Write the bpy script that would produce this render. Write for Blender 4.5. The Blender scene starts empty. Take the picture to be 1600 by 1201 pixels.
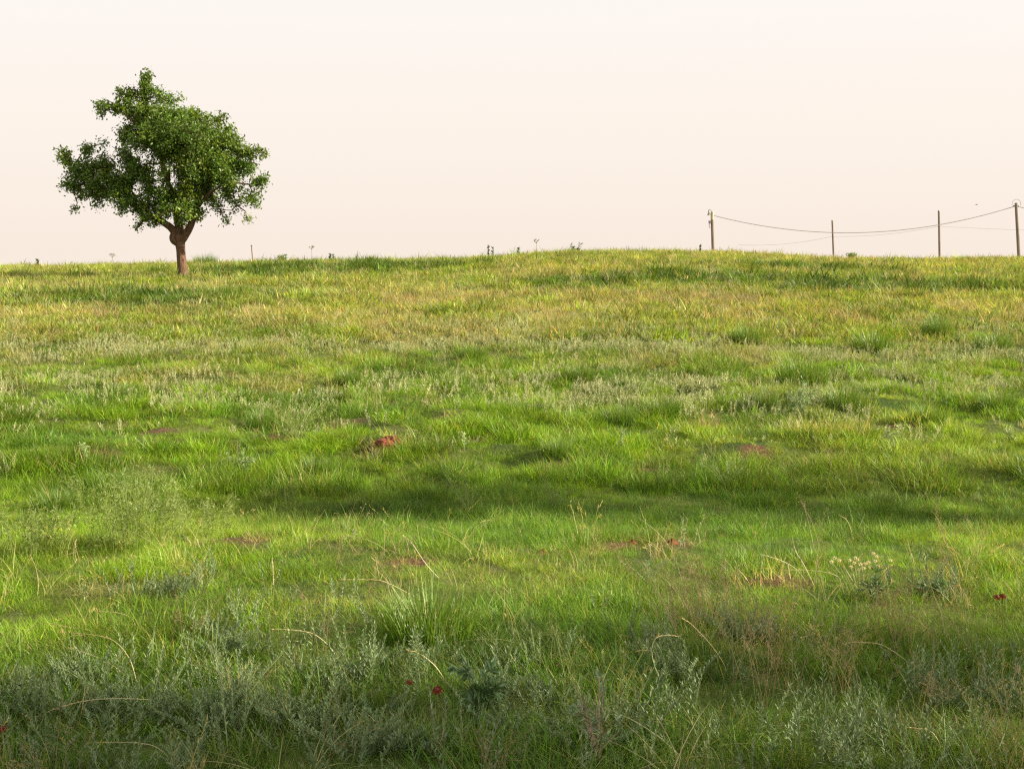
import bpy, math, random
import numpy as np

random.seed(7)
RNG = np.random.default_rng(11)
S = bpy.context.scene
COL = S.collection
R = math.radians

# ------------------------------------------------------------------ camera, sky, sun, exposure
FPX, HORIZON, EYE = 1900.0, 404.0, 1.6          # focal length in photo pixels, eye-level row, eye height (m)
PITCH = math.atan((600.5 - HORIZON) / FPX)
cam_data = bpy.data.cameras.new('camera')
cam_data.sensor_width = 36.0
cam_data.lens = 36.0 * FPX / 1600.0
cam_data.clip_start = 0.05
cam_data.clip_end = 8000
cam = bpy.data.objects.new('camera', cam_data)
COL.objects.link(cam)
cam.location = (0, 0, EYE)
cam.rotation_euler = (R(90) - PITCH, 0, 0)
S.camera = cam

SUN_EL, SUN_AZ = R(26), R(98)                    # azimuth measured clockwise from +Y (view direction)
w = bpy.data.worlds.new('World')
S.world = w
w.use_nodes = True
nt = w.node_tree
nt.nodes.clear()
out = nt.nodes.new('ShaderNodeOutputWorld')
skyt = nt.nodes.new('ShaderNodeTexSky')
skyt.sky_type = 'NISHITA'
skyt.sun_disc = False
skyt.sun_elevation = SUN_EL
skyt.sun_rotation = SUN_AZ
skyt.dust_density = 6.0
skyt.air_density = 1.2
b1 = nt.nodes.new('ShaderNodeBackground')
b1.inputs[1].default_value = 0.08
nt.links.new(skyt.outputs[0], b1.inputs[0])
tc = nt.nodes.new('ShaderNodeTexCoord')
sx = nt.nodes.new('ShaderNodeSeparateXYZ')
nt.links.new(tc.outputs['Generated'], sx.inputs[0])
rp = nt.nodes.new('ShaderNodeValToRGB')
rp.color_ramp.interpolation = 'EASE'
e = rp.color_ramp.elements
e[0].position = 0.0;  e[0].color = (0.98, 0.855, 0.755, 1)
e[1].position = 0.22; e[1].color = (0.982, 0.920, 0.875, 1)
n3 = e.new(0.10); n3.color = (0.982, 0.888, 0.810, 1)
n4 = e.new(1.0);  n4.color = (0.88, 0.90, 0.95, 1)
nt.links.new(sx.outputs['Z'], rp.inputs[0])
b2 = nt.nodes.new('ShaderNodeBackground')
b2.inputs[1].default_value = 0.512
nt.links.new(rp.outputs[0], b2.inputs[0])
mxs = nt.nodes.new('ShaderNodeMixShader')
mxs.inputs[0].default_value = 0.88               # milky summer haze over the clear sky
nt.links.new(b1.outputs[0], mxs.inputs[1])
nt.links.new(b2.outputs[0], mxs.inputs[2])
nt.links.new(mxs.outputs[0], out.inputs[0])

sl = bpy.data.lights.new('sun', 'SUN')
sl.energy = 5.0
sl.angle = R(0.9)
sl.color = (1.0, 0.89, 0.68)
sun = bpy.data.objects.new('sun', sl)
COL.objects.link(sun)
sun.rotation_euler = (R(90) - SUN_EL, 0, math.pi - SUN_AZ)   # lamp shines along its local -Z

S.view_settings.view_transform = 'Standard'
S.view_settings.look = 'None'
S.view_settings.exposure = 1.1
S.view_settings.gamma = 1.0
S.view_settings.use_curve_mapping = False
S.cycles.max_bounces = 6
S.cycles.transparent_max_bounces = 4
S.cycles.filter_width = 1.3
S.cycles.use_denoising = False

# ------------------------------------------------------------------ noise, terrain, pixel -> ground
def _hash(i, j, s):
    n = (i.astype(np.int64) * 374761393 + j.astype(np.int64) * 668265263 + s * 974634777) & 0x7fffffff
    n = ((n ^ (n >> 13)) * 1274126177) & 0x7fffffff
    return ((n ^ (n >> 16)) & 0xffff) / 65535.0

def vnoise(x, y, s=0):
    x = np.asarray(x, float); y = np.asarray(y, float)
    i = np.floor(x); j = np.floor(y)
    fx = x - i; fy = y - j
    fx = fx * fx * (3 - 2 * fx); fy = fy * fy * (3 - 2 * fy)
    a = _hash(i, j, s); b = _hash(i + 1, j, s); c = _hash(i, j + 1, s); d = _hash(i + 1, j + 1, s)
    return (a * (1 - fx) + b * fx) * (1 - fy) + (c * (1 - fx) + d * fx) * fy

def fbm(x, y, s=0, o=3):
    t, a, n = 0, 1.0, 0
    for k in range(o):
        t = t + a * vnoise(np.asarray(x) * 2 ** k + 17 * k, np.asarray(y) * 2 ** k - 9 * k, s + k)
        n += a; a *= 0.5
    return t / n

def sstep(a, b, x):
    t = np.clip((np.asarray(x, float) - a) / (b - a), 0, 1)
    return t * t * (3 - 2 * t)

_py = np.array([-3000, -40, 0, 3.5, 5, 6.2, 7.3, 8.2, 9.0, 10.0, 10.8, 11.6, 14, 17, 21, 25, 30, 36, 40, 44, 47, 55, 90, 150, 400, 1200, 4000])
_ph = np.array([-6, -0.3, 0, 0, -0.01, -0.05, -0.15, -0.32, -0.44, -0.46, -0.42, -0.33, -0.27, -0.20, 0.0, 0.29, 0.68, 1.06, 1.30, 1.45, 1.46, 1.0, -1.0, -2.2, -10, -14, -18])
_ty = np.arange(-60, 120, 0.1)
_th = np.interp(_ty, _py, _ph)
for _ in range(2):
    k = np.ones(7) / 7
    _th = np.convolve(np.pad(_th, 3, mode='edge'), k, 'valid')
_cu = np.array([-400, 0, 150, 300, 500, 700, 780, 850, 950, 1050, 1150, 1250, 1350, 1450, 1600, 2000])
_cv = np.array([414, 412, 411, 407, 404, 402, 397, 392, 388, 388, 391, 397, 401, 402, 399, 398])
_cx = (_cu - 800) / FPX * 45
_ch = EYE + (HORIZON - _cv) * 45 / FPX - 0.20

def H(x, y):
    x = np.asarray(x, float); y = np.asarray(y, float)
    h = np.where((y > -59) & (y < 119), np.interp(y, _ty, _th), np.interp(y, _py, _ph))
    wgt = sstep(24, 45, y) * (1 - sstep(52, 90, y))
    h = h + wgt * (np.interp(x, _cx, _ch) - 1.46)
    near = 1 - sstep(60, 100, np.abs(y)) 
    h = h + near * (0.16 * (fbm(x / 2.6, y / 2.6, 5) - 0.5) + 0.05 * (fbm(x / 0.45, y / 0.45, 9) - 0.5))
    h = h + sstep(10.4, 11.2, y) * (1 - sstep(16, 22, y)) * 0.24 * (fbm(x / 0.75, y / 0.75, 13, 2) - 0.5)
    return h

CP, SP = math.cos(PITCH), math.sin(PITCH)
def ray(u, v):
    a, b = (u - 800) / FPX, (600.5 - v) / FPX
    return np.array([a, CP + b * SP, b * CP - SP])       # not normalised: forward component is 1

def at(u, v, far=48.0):
    """ground point under photo pixel (u, v)"""
    d = ray(u, v)
    t = np.concatenate([np.arange(2.2, 14, 0.02), np.arange(14, far, 0.05)])
    x, y, z = d[0] * t, d[1] * t, EYE + d[2] * t
    g = H(x, y)
    k = np.argmax(z <= g) if np.any(z <= g) else np.argmin(z - g)
    return float(x[k]), float(y[k]), float(g[k])

def at_y(u, v, yy):
    d = ray(u, v); t = yy / d[1]
    return float(d[0] * t), yy, float(EYE + d[2] * t)

# ------------------------------------------------------------------ materials
def new_mat(name):
    m = bpy.data.materials.new(name); m.use_nodes = True
    m.node_tree.nodes.clear()
    return m, m.node_tree.nodes, m.node_tree.links

def leaf_mat(name, color=None, instanced=False, transl=0.38, gloss=0.05, rough=0.45, warm=(1.25, 1.12, 0.6), noise=0.25):
    """thin plant matter: diffuse + translucent + a little sheen; colour = tint x per-leaf factor"""
    m, N, L = new_mat(name)
    vc = N.new('ShaderNodeAttribute'); vc.attribute_name = 'bc'
    mul = N.new('ShaderNodeMix'); mul.data_type = 'RGBA'; mul.blend_type = 'MULTIPLY'; mul.inputs[0].default_value = 1
    mul.clamp_result = False
    if instanced:
        it = N.new('ShaderNodeAttribute'); it.attribute_type = 'INSTANCER'; it.attribute_name = 'tint'
        L.new(it.outputs['Color'], mul.inputs[6])
    else:
        mul.inputs[6].default_value = (*color, 1)
    L.new(vc.outputs['Color'], mul.inputs[7])
    tr_c = N.new('ShaderNodeMix'); tr_c.data_type = 'RGBA'; tr_c.blend_type = 'MULTIPLY'; tr_c.inputs[0].default_value = 1
    L.new(mul.outputs[2], tr_c.inputs[6]); tr_c.inputs[7].default_value = (*warm, 1)
    d = N.new('ShaderNodeBsdfDiffuse'); L.new(mul.outputs[2], d.inputs[0])
    t = N.new('ShaderNodeBsdfTranslucent'); L.new(tr_c.outputs[2], t.inputs[0])
    a = N.new('ShaderNodeMixShader'); a.inputs[0].default_value = transl
    L.new(d.outputs[0], a.inputs[1]); L.new(t.outputs[0], a.inputs[2])
    g = N.new('ShaderNodeBsdfGlossy'); g.inputs['Roughness'].default_value = rough
    b = N.new('ShaderNodeMixShader'); b.inputs[0].default_value = gloss
    L.new(a.outputs[0], b.inputs[1]); L.new(g.outputs[0], b.inputs[2])
    o = N.new('ShaderNodeOutputMaterial'); L.new(b.outputs[0], o.inputs[0])
    return m

def rough_mat(name, c1, c2, scale=8.0, rough=0.9, bump=0.3, stretch=(1, 1, 1), metallic=0.0):
    m, N, L = new_mat(name)
    tcn = N.new('ShaderNodeTexCoord'); mp = N.new('ShaderNodeMapping'); mp.inputs['Scale'].default_value = stretch
    L.new(tcn.outputs['Object'], mp.inputs[0])
    nz = N.new('ShaderNodeTexNoise'); nz.inputs['Scale'].default_value = scale; nz.inputs['Detail'].default_value = 6
    L.new(mp.outputs[0], nz.inputs['Vector'])
    r = N.new('ShaderNodeValToRGB'); r.color_ramp.elements[0].position = 0.3; r.color_ramp.elements[1].position = 0.7
    r.color_ramp.elements[0].color = (*c1, 1); r.color_ramp.elements[1].color = (*c2, 1)
    L.new(nz.outputs[0], r.inputs[0])
    p = N.new('ShaderNodeBsdfPrincipled'); p.inputs['Roughness'].default_value = rough; p.inputs['Metallic'].default_value = metallic
    L.new(r.outputs[0], p.inputs['Base Color'])
    bm = N.new('ShaderNodeBump'); bm.inputs['Strength'].default_value = bump; bm.inputs['Distance'].default_value = 0.05
    L.new(nz.outputs[0], bm.inputs['Height']); L.new(bm.outputs[0], p.inputs['Normal'])
    o = N.new('ShaderNodeOutputMaterial'); L.new(p.outputs[0], o.inputs[0])
    return m

M_GRASS = leaf_mat('grass_blade', instanced=True, transl=0.40, gloss=0.025)
M_FORB = leaf_mat('silver_leaf', instanced=True, transl=0.22, gloss=0.03, warm=(1.1, 1.08, 0.75))
M_TUFT = leaf_mat('tuft_blade', (0.078, 0.168, 0.016), transl=0.36)
M_SAGE = leaf_mat('sage_leaf', (0.205, 0.275, 0.125), transl=0.22, gloss=0.03, warm=(1.1, 1.08, 0.75))
M_STRAW = leaf_mat('straw', (0.48, 0.40, 0.19), transl=0.2, warm=(1.1, 1, 0.8))
M_WEED = leaf_mat('weed_leaf', (0.22, 0.295, 0.060), transl=0.35)
M_WEEDDARK = leaf_mat('dark_weed_leaf', (0.08, 0.115, 0.04), transl=0.2)
M_DRYWEED = leaf_mat('dry_weed', (0.22, 0.17, 0.10), transl=0.15, warm=(1, 1, 0.9))
M_TREELEAF = leaf_mat('tree_leaf', (0.106, 0.176, 0.024), transl=0.36, gloss=0.03, rough=0.4)
M_PETAL = leaf_mat('red_petal', (0.17, 0.018, 0.006), transl=0.3, gloss=0.01, warm=(1.1, 0.9, 0.7))
M_DISC = rough_mat('flower_disc', (0.07, 0.015, 0.01), (0.16, 0.05, 0.02), 200)
M_CREAM = leaf_mat('cream_petal', (0.55, 0.50, 0.28), transl=0.3, warm=(1, 1, 0.85))
M_YELLOW = rough_mat('yellow_disc', (0.55, 0.38, 0.06), (0.65, 0.5, 0.12), 200)
M_BARK = rough_mat('bark', (0.07, 0.036, 0.022), (0.21, 0.115, 0.066), 5.0, 0.95, 1.0, (7, 7, 1.1))
M_POLE = rough_mat('weathered_pole', (0.17, 0.125, 0.095), (0.30, 0.235, 0.18), 3.0, 0.9, 0.3, (4, 4, 0.3))
M_PALEWOOD = rough_mat('pale_pole_top', (0.45, 0.36, 0.22), (0.58, 0.47, 0.30), 5.0, 0.8, 0.2)
M_GALV = rough_mat('dull_galvanised_steel', (0.20, 0.19, 0.18), (0.30, 0.29, 0.28), 12.0, 0.6, 0.1, metallic=0.4)
M_CABLE = rough_mat('weathered_cable', (0.27, 0.25, 0.22), (0.36, 0.33, 0.30), 2.0, 0.7, 0.0)
M_POST = rough_mat('rusty_post', (0.14, 0.07, 0.05), (0.22, 0.12, 0.08), 10.0, 0.9, 0.2)
M_CLOD = rough_mat('red_soil_clod', (0.13, 0.034, 0.015), (0.25, 0.072, 0.032), 20.0, 1.0, 0.8)

def soil_mat():
    m, N, L = new_mat('red_prairie_soil')
    g = N.new('ShaderNodeNewGeometry')
    n1 = N.new('ShaderNodeTexNoise'); n1.inputs['Scale'].default_value = 1.1; n1.inputs['Detail'].default_value = 8
    n2 = N.new('ShaderNodeTexNoise'); n2.inputs['Scale'].default_value = 30; n2.inputs['Detail'].default_value = 6
    n3_ = N.new('ShaderNodeTexNoise'); n3_.inputs['Scale'].default_value = 0.5; n3_.inputs['Detail'].default_value = 10
    for n in (n1, n2, n3_): L.new(g.outputs['Position'], n.inputs['Vector'])
    r1 = N.new('ShaderNodeValToRGB')
    el = r1.color_ramp.elements
    el[0].position = 0.32; el[0].color = (0.060, 0.026, 0.015, 1)
    el[1].position = 0.70; el[1].color = (0.17, 0.095, 0.058, 1)
    L.new(n2.outputs[0], r1.inputs[0])
    r2 = N.new('ShaderNodeValToRGB')
    el = r2.color_ramp.elements
    el[0].position = 0.35; el[0].color = (0.035, 0.072, 0.012, 1)
    el[1].position = 0.66; el[1].color = (0.11, 0.125, 0.032, 1)
    L.new(n1.outputs[0], r2.inputs[0])
    fac = N.new('ShaderNodeAttribute'); fac.attribute_name = 'cover'
    mx = N.new('ShaderNodeMix'); mx.data_type = 'RGBA'
    L.new(fac.outputs['Fac'], mx.inputs[0]); L.new(r1.outputs[0], mx.inputs[6]); L.new(r2.outputs[0], mx.inputs[7])
    p = N.new('ShaderNodeBsdfPrincipled'); p.inputs['Roughness'].default_value = 1.0
    p.inputs['Specular IOR Level'].default_value = 0.1
    L.new(mx.outputs[2], p.inputs['Base Color'])
    bp = N.new('ShaderNodeBump'); bp.inputs['Strength'].default_value = 0.9; bp.inputs['Distance'].default_value = 0.03
    L.new(n2.outputs[0], bp.inputs['Height']); L.new(bp.outputs[0], p.inputs['Normal'])
    o = N.new('ShaderNodeOutputMaterial'); L.new(p.outputs[0], o.inputs[0])
    return m
M_SOIL = soil_mat()

# ------------------------------------------------------------------ mesh helpers
class MB:
    """collects vertices / faces / per-vertex colour factors and makes ONE mesh"""
    def __init__(s): s.v, s.f, s.c, s.n = [], [], [], 0
    def add(s, verts, faces, col=(1, 1, 1)):
        verts = np.asarray(verts, float).reshape(-1, 3)
        s.v.append(verts)
        s.f.extend([tuple(int(i) + s.n for i in f) for f in faces])
        c = np.asarray(col, float)
        s.c.append(np.tile(c, (len(verts), 1)) if c.ndim == 1 else c)
        s.n += len(verts)
    def tube(s, pts, rad, sides=6, col=(1, 1, 1), cap=True):
        pts = np.asarray(pts, float); rad = np.broadcast_to(np.asarray(rad, float), (len(pts),))
        tan = np.gradient(pts, axis=0); tan /= np.linalg.norm(tan, axis=1, keepdims=True) + 1e-9
        ref = np.array([0, 1.0, 0]) if abs(tan[0][2]) > 0.7 else np.array([0, 0, 1.0])
        vs = []
        a = np.linspace(0, 2 * math.pi, sides, endpoint=False)
        for p, t, r in zip(pts, tan, rad):
            x = np.cross(ref, t); x /= np.linalg.norm(x) + 1e-9
            y = np.cross(t, x)
            vs.append(p + r * (np.outer(np.cos(a), x) + np.outer(np.sin(a), y)))
        n = len(pts)
        fs = []
        for i in range(n - 1):
            for k in range(sides):
                k2 = (k + 1) % sides
                fs.append((i * sides + k, i * sides + k2, (i + 1) * sides + k2, (i + 1) * sides + k))
        if cap:
            fs.append(tuple(range(sides))[::-1]); fs.append(tuple((n - 1) * sides + k for k in range(sides)))
        s.add(np.concatenate(vs), fs, col)
    def box(s, c, d, col=(1, 1, 1)):
        c = np.array(c); d = np.array(d) / 2
        v = [c + d * np.array([i, j, k]) for i in (-1, 1) for j in (-1, 1) for k in (-1, 1)]
        s.add(v, [(0, 1, 3, 2), (4, 6, 7, 5), (0, 4, 5, 1), (2, 3, 7, 6), (0, 2, 6, 4), (1, 5, 7, 3)], col)
    def leaf(s, p, d, length, width, nrm=None, col=(1, 1, 1), fold=0.25):
        d = np.asarray(d, float); d = d / (np.linalg.norm(d) + 1e-9)
        nrm = np.asarray(nrm if nrm is not None else RNG.normal(size=3), float)
        sd = np.cross(d, nrm); sd /= np.linalg.norm(sd) + 1e-9
        up = np.cross(sd, d)
        p = np.asarray(p, float)
        m = p + d * length * 0.45 
        s.add([p, m + sd * width / 2 + up * fold * width, m - sd * width / 2 + up * fold * width, m, p + d * length - up * 0.1 * length],
              [(0, 3, 1), (0, 2, 3), (1, 3, 4), (3, 2, 4)], col)
    def blade(s, base, az, h, lean, curve, width, seg=3, col=(1, 1, 1), tip=None, droop=0.0):
        """a tapered grass blade: rises, leans outwards along az and bends over"""
        o = np.array([math.cos(az), math.sin(az), 0.0]); sd = np.array([-math.sin(az), math.cos(az), 0.0])
        tw = random.uniform(-0.9, 0.9)
        sd = sd * math.cos(tw) + o * math.sin(tw)
        vs, cs = [], []
        c0 = np.array(col, float); c1 = c0 if tip is None else np.array(tip, float)
        for i in range(seg + 1):
            t = i / seg
            p = np.array(base) + o * h * (lean * t + curve * t * t) + np.array([0, 0, h * (t - droop * t * t)])
            wd = width * (1 - t ** 1.6) * 0.5
            c = c0 * (1 - t) + c1 * t
            if i < seg:
                vs += [p - sd * wd, p + sd * wd]; cs += [c, c]
            else:
                vs.append(p); cs.append(c)
        fs = [(2 * i, 2 * i + 1, 2 * i + 3, 2 * i + 2) for i in range(seg - 1)]
        fs.append((2 * seg - 2, 2 * seg - 1, 2 * seg))
        s.add(vs, fs, np.array(cs))
    def mesh(s, name, mat, smooth=False):
        me = bpy.data.meshes.new(name)
        v = np.concatenate(s.v) if s.v else np.zeros((0, 3))
        me.from_pydata(v.tolist(), [], s.f)
        a = me.attributes.new('bc', 'FLOAT_COLOR', 'POINT')
        c = np.concatenate(s.c) if s.c else np.zeros((0, 3))
        a.data.foreach_set('color', np.concatenate([c, np.ones((len(c), 1))], 1).astype(np.float32).ravel())
        me.materials.append(mat)
        if smooth: me.polygons.foreach_set('use_smooth', [True] * len(me.polygons))
        me.update()
        return me
    def build(s, name, mat, parent=None, smooth=False):
        o = bpy.data.objects.new(name, s.mesh(name, mat, smooth))
        COL.objects.link(o)
        if parent is not None: o.parent = parent
        return o

def thing(name, label, cat, loc=(0, 0, 0), group=None, rz=0.0):
    o = bpy.data.objects.new(name, None); COL.objects.link(o)
    o.empty_display_size = 0.1
    o.location = loc; o.rotation_euler = (0, 0, rz)
    o['label'] = label; o['category'] = cat
    if group: o['group'] = group
    return o

def copy_tree(o, parent=None):
    c = o.copy(); COL.objects.link(c)
    if parent is not None: c.parent = parent
    for ch in list(o.children): copy_tree(ch, c)
    return c

def cjit(k=0.2): 
    f = 1 + random.uniform(-k, k)
    return np.array([f * random.uniform(0.93, 1.07), f, f * random.uniform(0.85, 1.15)])

# ------------------------------------------------------------------ what grows where (ellipses given by photo pixel, turned into ground ellipses)
def ell(lst, shrink=1.0):
    r = []
    for u, v, ru, rv in lst:
        x, y, _ = at(u, v)
        y1 = at(u, max(v - rv, 392))[1]; y2 = at(u, v + rv)[1]
        r.append((x, y, shrink * ru * y / FPX, max(0.12, shrink * abs(y1 - y2) / 2)))
    return r

def field(patches, x, y, s=3, rag=0.6):
    f = np.zeros_like(x)
    n = (fbm(x / 0.7, y / 1.1, s, 3) - 0.5) * 2 * rag
    for px, py, rx, ry in patches:
        d = np.hypot((x - px) / rx, (y - py) / ry)
        f = np.maximum(f, 1 - sstep(0.55, 1.25, d + n))
    return f

BARE = ell([(612, 702, 60, 16), (700, 652, 20, 5), (860, 733, 62, 9), (545, 663, 34, 8), (440, 686, 45, 7), (490, 757, 28, 5),
            (1100, 672, 60, 9), (1290, 676, 60, 9), (1400, 666, 70, 6), (350, 846, 70, 7), (640, 880, 40, 6), (960, 852, 40, 6),
            (1050, 848, 24, 7), (1210, 912, 55, 9), (930, 862, 18, 7), (700, 940, 34, 9), (1300, 708, 28, 9), (20, 1010, 28, 9),
            (1470, 1150, 70, 20), (160, 705, 40, 5), (760, 690, 30, 5), (1180, 705, 30, 5), (1460, 720, 40, 5), (250, 672, 30, 4), (1000, 735, 50, 5), (350, 700, 30, 4)], 0.85)
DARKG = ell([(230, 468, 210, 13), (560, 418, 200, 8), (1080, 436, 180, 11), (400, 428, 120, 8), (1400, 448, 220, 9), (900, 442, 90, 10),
             (1250, 420, 150, 6), (560, 800, 160, 10), (300, 745, 80, 14)])  # the second-last ellipse paints the swale shade as darker grass
TAN = ell([(540, 495, 150, 14), (110, 490, 130, 12), (310, 455, 70, 8), (870, 425, 110, 10), (870, 490, 80, 15), (1300, 492, 50, 18),
           (1160, 495, 50, 15), (1000, 470, 220, 12), (420, 610, 120, 14), (1540, 485, 80, 20), (1260, 404, 130, 5), (60, 452, 90, 7),
           (700, 470, 160, 12), (1100, 415, 60, 5), (620, 460, 120, 8), (1000, 570, 90, 14), (1150, 560, 60, 20), (60, 520, 90, 15),
           (300, 590, 140, 12), (760, 520, 200, 16), (200, 925, 120, 14), (560, 940, 120, 25)])
PINK = ell([(900, 470, 200, 10), (1450, 500, 160, 14), (350, 530, 150, 10), (200, 500, 120, 8), (600, 470, 120, 8), (1150, 470, 100, 10)])
SILV = ell([(1100, 615, 240, 28), (700, 620, 190, 20), (600, 540, 220, 14), (170, 600, 210, 15), (1240, 632, 70, 20), (360, 540, 130, 12),
            (1450, 590, 160, 26), (950, 540, 170, 16), (1400, 690, 60, 12), (820, 590, 120, 14), (1520, 510, 120, 10),
            (300, 1125, 340, 80), (850, 1125, 270, 65), (60, 1150, 110, 60), (1000, 1010, 110, 30), (400, 1005, 130, 40), (700, 1045, 130, 35),
            (250, 920, 90, 18), (1470, 930, 60, 18), (1500, 1100, 130, 60), (60, 745, 60, 14), (400, 720, 70, 12), (400, 632, 260, 12), (900, 640, 300, 10), (1350, 560, 260, 14), (800, 510, 300, 12), (250, 545, 220, 12), (1300, 1160, 300, 50), (1190, 1010, 90, 30)])
SEEDY = ell([(1230, 1050, 150, 55), (1080, 985, 110, 28), (1400, 1000, 170, 45), (1330, 1110, 200, 50)])

# ------------------------------------------------------------------ ground
def grid_axis(parts):
    a = []
    for lo, hi, st in parts: a.append(np.arange(lo, hi, st))
    return np.concatenate(a + [np.array([parts[-1][1]])])
gx = grid_axis([(-3000, -200, 400), (-200, -40, 20), (-40, -10, 0.8), (-10, 10, 0.14), (10, 40, 0.8), (40, 200, 20), (200, 3000, 400)])
gy = grid_axis([(-3000, -200, 400), (-200, -20, 20), (-20, 2, 1.0), (2, 16, 0.09), (16, 56, 0.3), (56, 120, 3), (120, 600, 30), (600, 3600, 300)])
X, Y = np.meshgrid(gx, gy)
Z = H(X, Y)
bare = np.zeros_like(X)
msk = (np.abs(X) < 30) & (Y > 0) & (Y < 60)
bare[msk] = field(BARE, X[msk], Y[msk], 3, 0.5)
Z = Z + 0.03 * bare * (fbm(X / 0.2, Y / 0.2, 31) - 0.3)
nx, ny = len(gx), len(gy)
idx = np.arange(nx * ny).reshape(ny, nx)
quads = np.stack([idx[:-1, :-1], idx[:-1, 1:], idx[1:, 1:], idx[1:, :-1]], -1).reshape(-1, 4)
gm = bpy.data.meshes.new('ground')
gm.vertices.add(nx * ny)
gm.vertices.foreach_set('co', np.stack([X, Y, Z], -1).astype(np.float32).ravel())
gm.loops.add(quads.size); gm.loops.foreach_set('vertex_index', quads.ravel().astype(np.int32))
gm.polygons.add(len(quads))
gm.polygons.foreach_set('loop_start', np.arange(0, quads.size, 4, dtype=np.int32))
gm.polygons.foreach_set('use_smooth', np.ones(len(quads), bool))
gm.update(calc_edges=True)
ca = gm.attributes.new('cover', 'FLOAT', 'POINT')
ca.data.foreach_set('value', (0.9 * (1 - bare)).astype(np.float32).ravel())
gm.materials.append(M_SOIL)
ground = bpy.data.objects.new('ground', gm); COL.objects.link(ground)
ground['kind'] = 'structure'
ground['label'] = 'gently rising prairie hillside of reddish soil under the grass'

# ------------------------------------------------------------------ clump sources (not linked to the scene; instanced by the stuff objects)
STRAWF = np.array([3.0, 1.6, 4.2])
def grass_clump(n, rad, h0, h1, width, straw=0.08, lean=0.35, seg=3):
    mb = MB()
    for _ in range(n):
        r = rad * math.sqrt(random.random()); a = random.uniform(0, 6.283)
        az = a + random.gauss(0, 1.1)
        h = random.uniform(h0, h1)
        c = cjit(0.34); t = c * np.array([1.3, 1.2, 0.95])
        if random.random() < straw: c = STRAWF * random.uniform(0.7, 1.1); t = c
        mb.blade((r * math.cos(a), r * math.sin(a), -0.015), az, h, random.uniform(0.02, lean), random.uniform(0.05, 0.85), width * random.uniform(0.7, 1.3), seg, c, t,
                 droop=random.uniform(0, 0.3))
    return mb.mesh('grass_clump', M_GRASS)

def stalk_clump(n, rad, h0, h1, heads=True, width=0.0032):
    """thin dry stalks, some bent over, with narrow seed heads"""
    mb = MB()
    for _ in range(n):
        r = rad * math.sqrt(random.random()); a = random.uniform(0, 6.283); az = random.uniform(0, 6.283)
        h = random.uniform(h0, h1); c = cjit(0.22)
        b = (r * math.cos(a), r * math.sin(a), -0.01)
        ln, cv, dr = random.uniform(0.05, 0.35), random.uniform(0.1, 0.7), random.uniform(0.0, 0.55)
        mb.blade(b, az, h, ln, cv, width, 5, c, None, dr)
        if heads and random.random() < 0.6:
            for t in np.linspace(0.72, 1.0, 7):
                p = np.array(b) + np.array([math.cos(az), math.sin(az), 0]) * h * (ln * t + cv * t * t) + np.array([0, 0, h * (t - dr * t * t)])
                d = np.array([math.cos(az) * 0.6, math.sin(az) * 0.6, 0.7]) + RNG.normal(size=3) * 0.35
                mb.leaf(p, d, random.uniform(0.012, 0.026), 0.0035, col=c * np.array([1.05, 1.0, 0.9]))
    return mb.mesh('stalk_clump', M_GRASS)

def arch_clump():
    """a few thin old stalks bowed right over"""
    mb = MB()
    for _ in range(6):
        a = random.uniform(0, 6.283); az = random.uniform(0, 6.283); r = random.uniform(0, .09)
        mb.blade((r * math.cos(a), r * math.sin(a), -0.01), az, random.uniform(0.16, 0.32), random.uniform(0.3, 0.9), random.uniform(0.3, 1.0), 0.0030, 7, cjit(0.2) * 1.1, None, random.uniform(0.4, 0.95))
    return mb.mesh('stalk_clump', M_GRASS)

def seed_clump(n, h0, h1):
    """fine open panicles"""
    mb = MB()
    for _ in range(n):
        a = random.uniform(0, 6.283); r = random.uniform(0, 0.07); az = random.uniform(0, 6.283); h = random.uniform(h0, h1)
        b = np.array([r * math.cos(a), r * math.sin(a), 0.0]); ln, cv = random.uniform(0.05, 0.3), random.uniform(0.1, 0.45)
        c = cjit(0.2)
        mb.blade(b, az, h, ln, cv, 0.0022, 4, c)
        o = np.array([math.cos(az), math.sin(az), 0])
        for t in np.linspace(0.6, 1.0, 14):
            p = b + o * h * (ln * t + cv * t * t) + np.array([0, 0, h * t])
            d = RNG.normal(size=3) + np.array([0, 0, 0.6]); d /= np.linalg.norm(d)
            L_ = random.uniform(0.02, 0.055) * (1.25 - t)* 1.8
            mb.leaf(p, d, L_, 0.0016, col=c)
            mb.leaf(p + d * L_ * 0.85, d, 0.008, 0.0035, col=c)
    return mb.mesh('seed_clump', M_GRASS)

def forb_stem(mb, base, h, lean_az, lean, nleaf, ll, lw, mb_stem=None, droop=0.0, colf=1.0):
    """an upright leafy stem: narrow leaves spiralling up, crowded and erect at the tip"""
    o = np.array([math.cos(lean_az), math.sin(lean_az), 0.0])
    P = lambda t: np.array(base) + o * h * lean * (0.4 * t + 0.6 * t * t) + np.array([0, 0, h * t])
    (mb_stem or mb).tube([P(0), P(0.35), P(0.7), P(1)], [0.0026, 0.0022, 0.0017, 0.001], 3, np.array([0.9, 0.85, 0.75]) * colf, cap=False)
    for i in range(nleaf):
        t = 0.15 + 0.85 * (i / (nleaf - 1)) ** 0.8
        a = i * 2.4 + random.uniform(-0.4, 0.4)
        el = R(random.uniform(20, 45) + 38 * t)
        d = np.array([math.cos(a) * math.cos(el), math.sin(a) * math.cos(el), math.sin(el)])
        k = 1.0 - 0.45 * max(0, t - 0.55) / 0.45
        mb.leaf(P(t), d, ll * k * random.uniform(0.7, 1.15), lw * k * random.uniform(0.8, 1.2), nrm=(0, 0, 1) if el < 1.2 else None, col=cjit(0.18) * colf)

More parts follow.
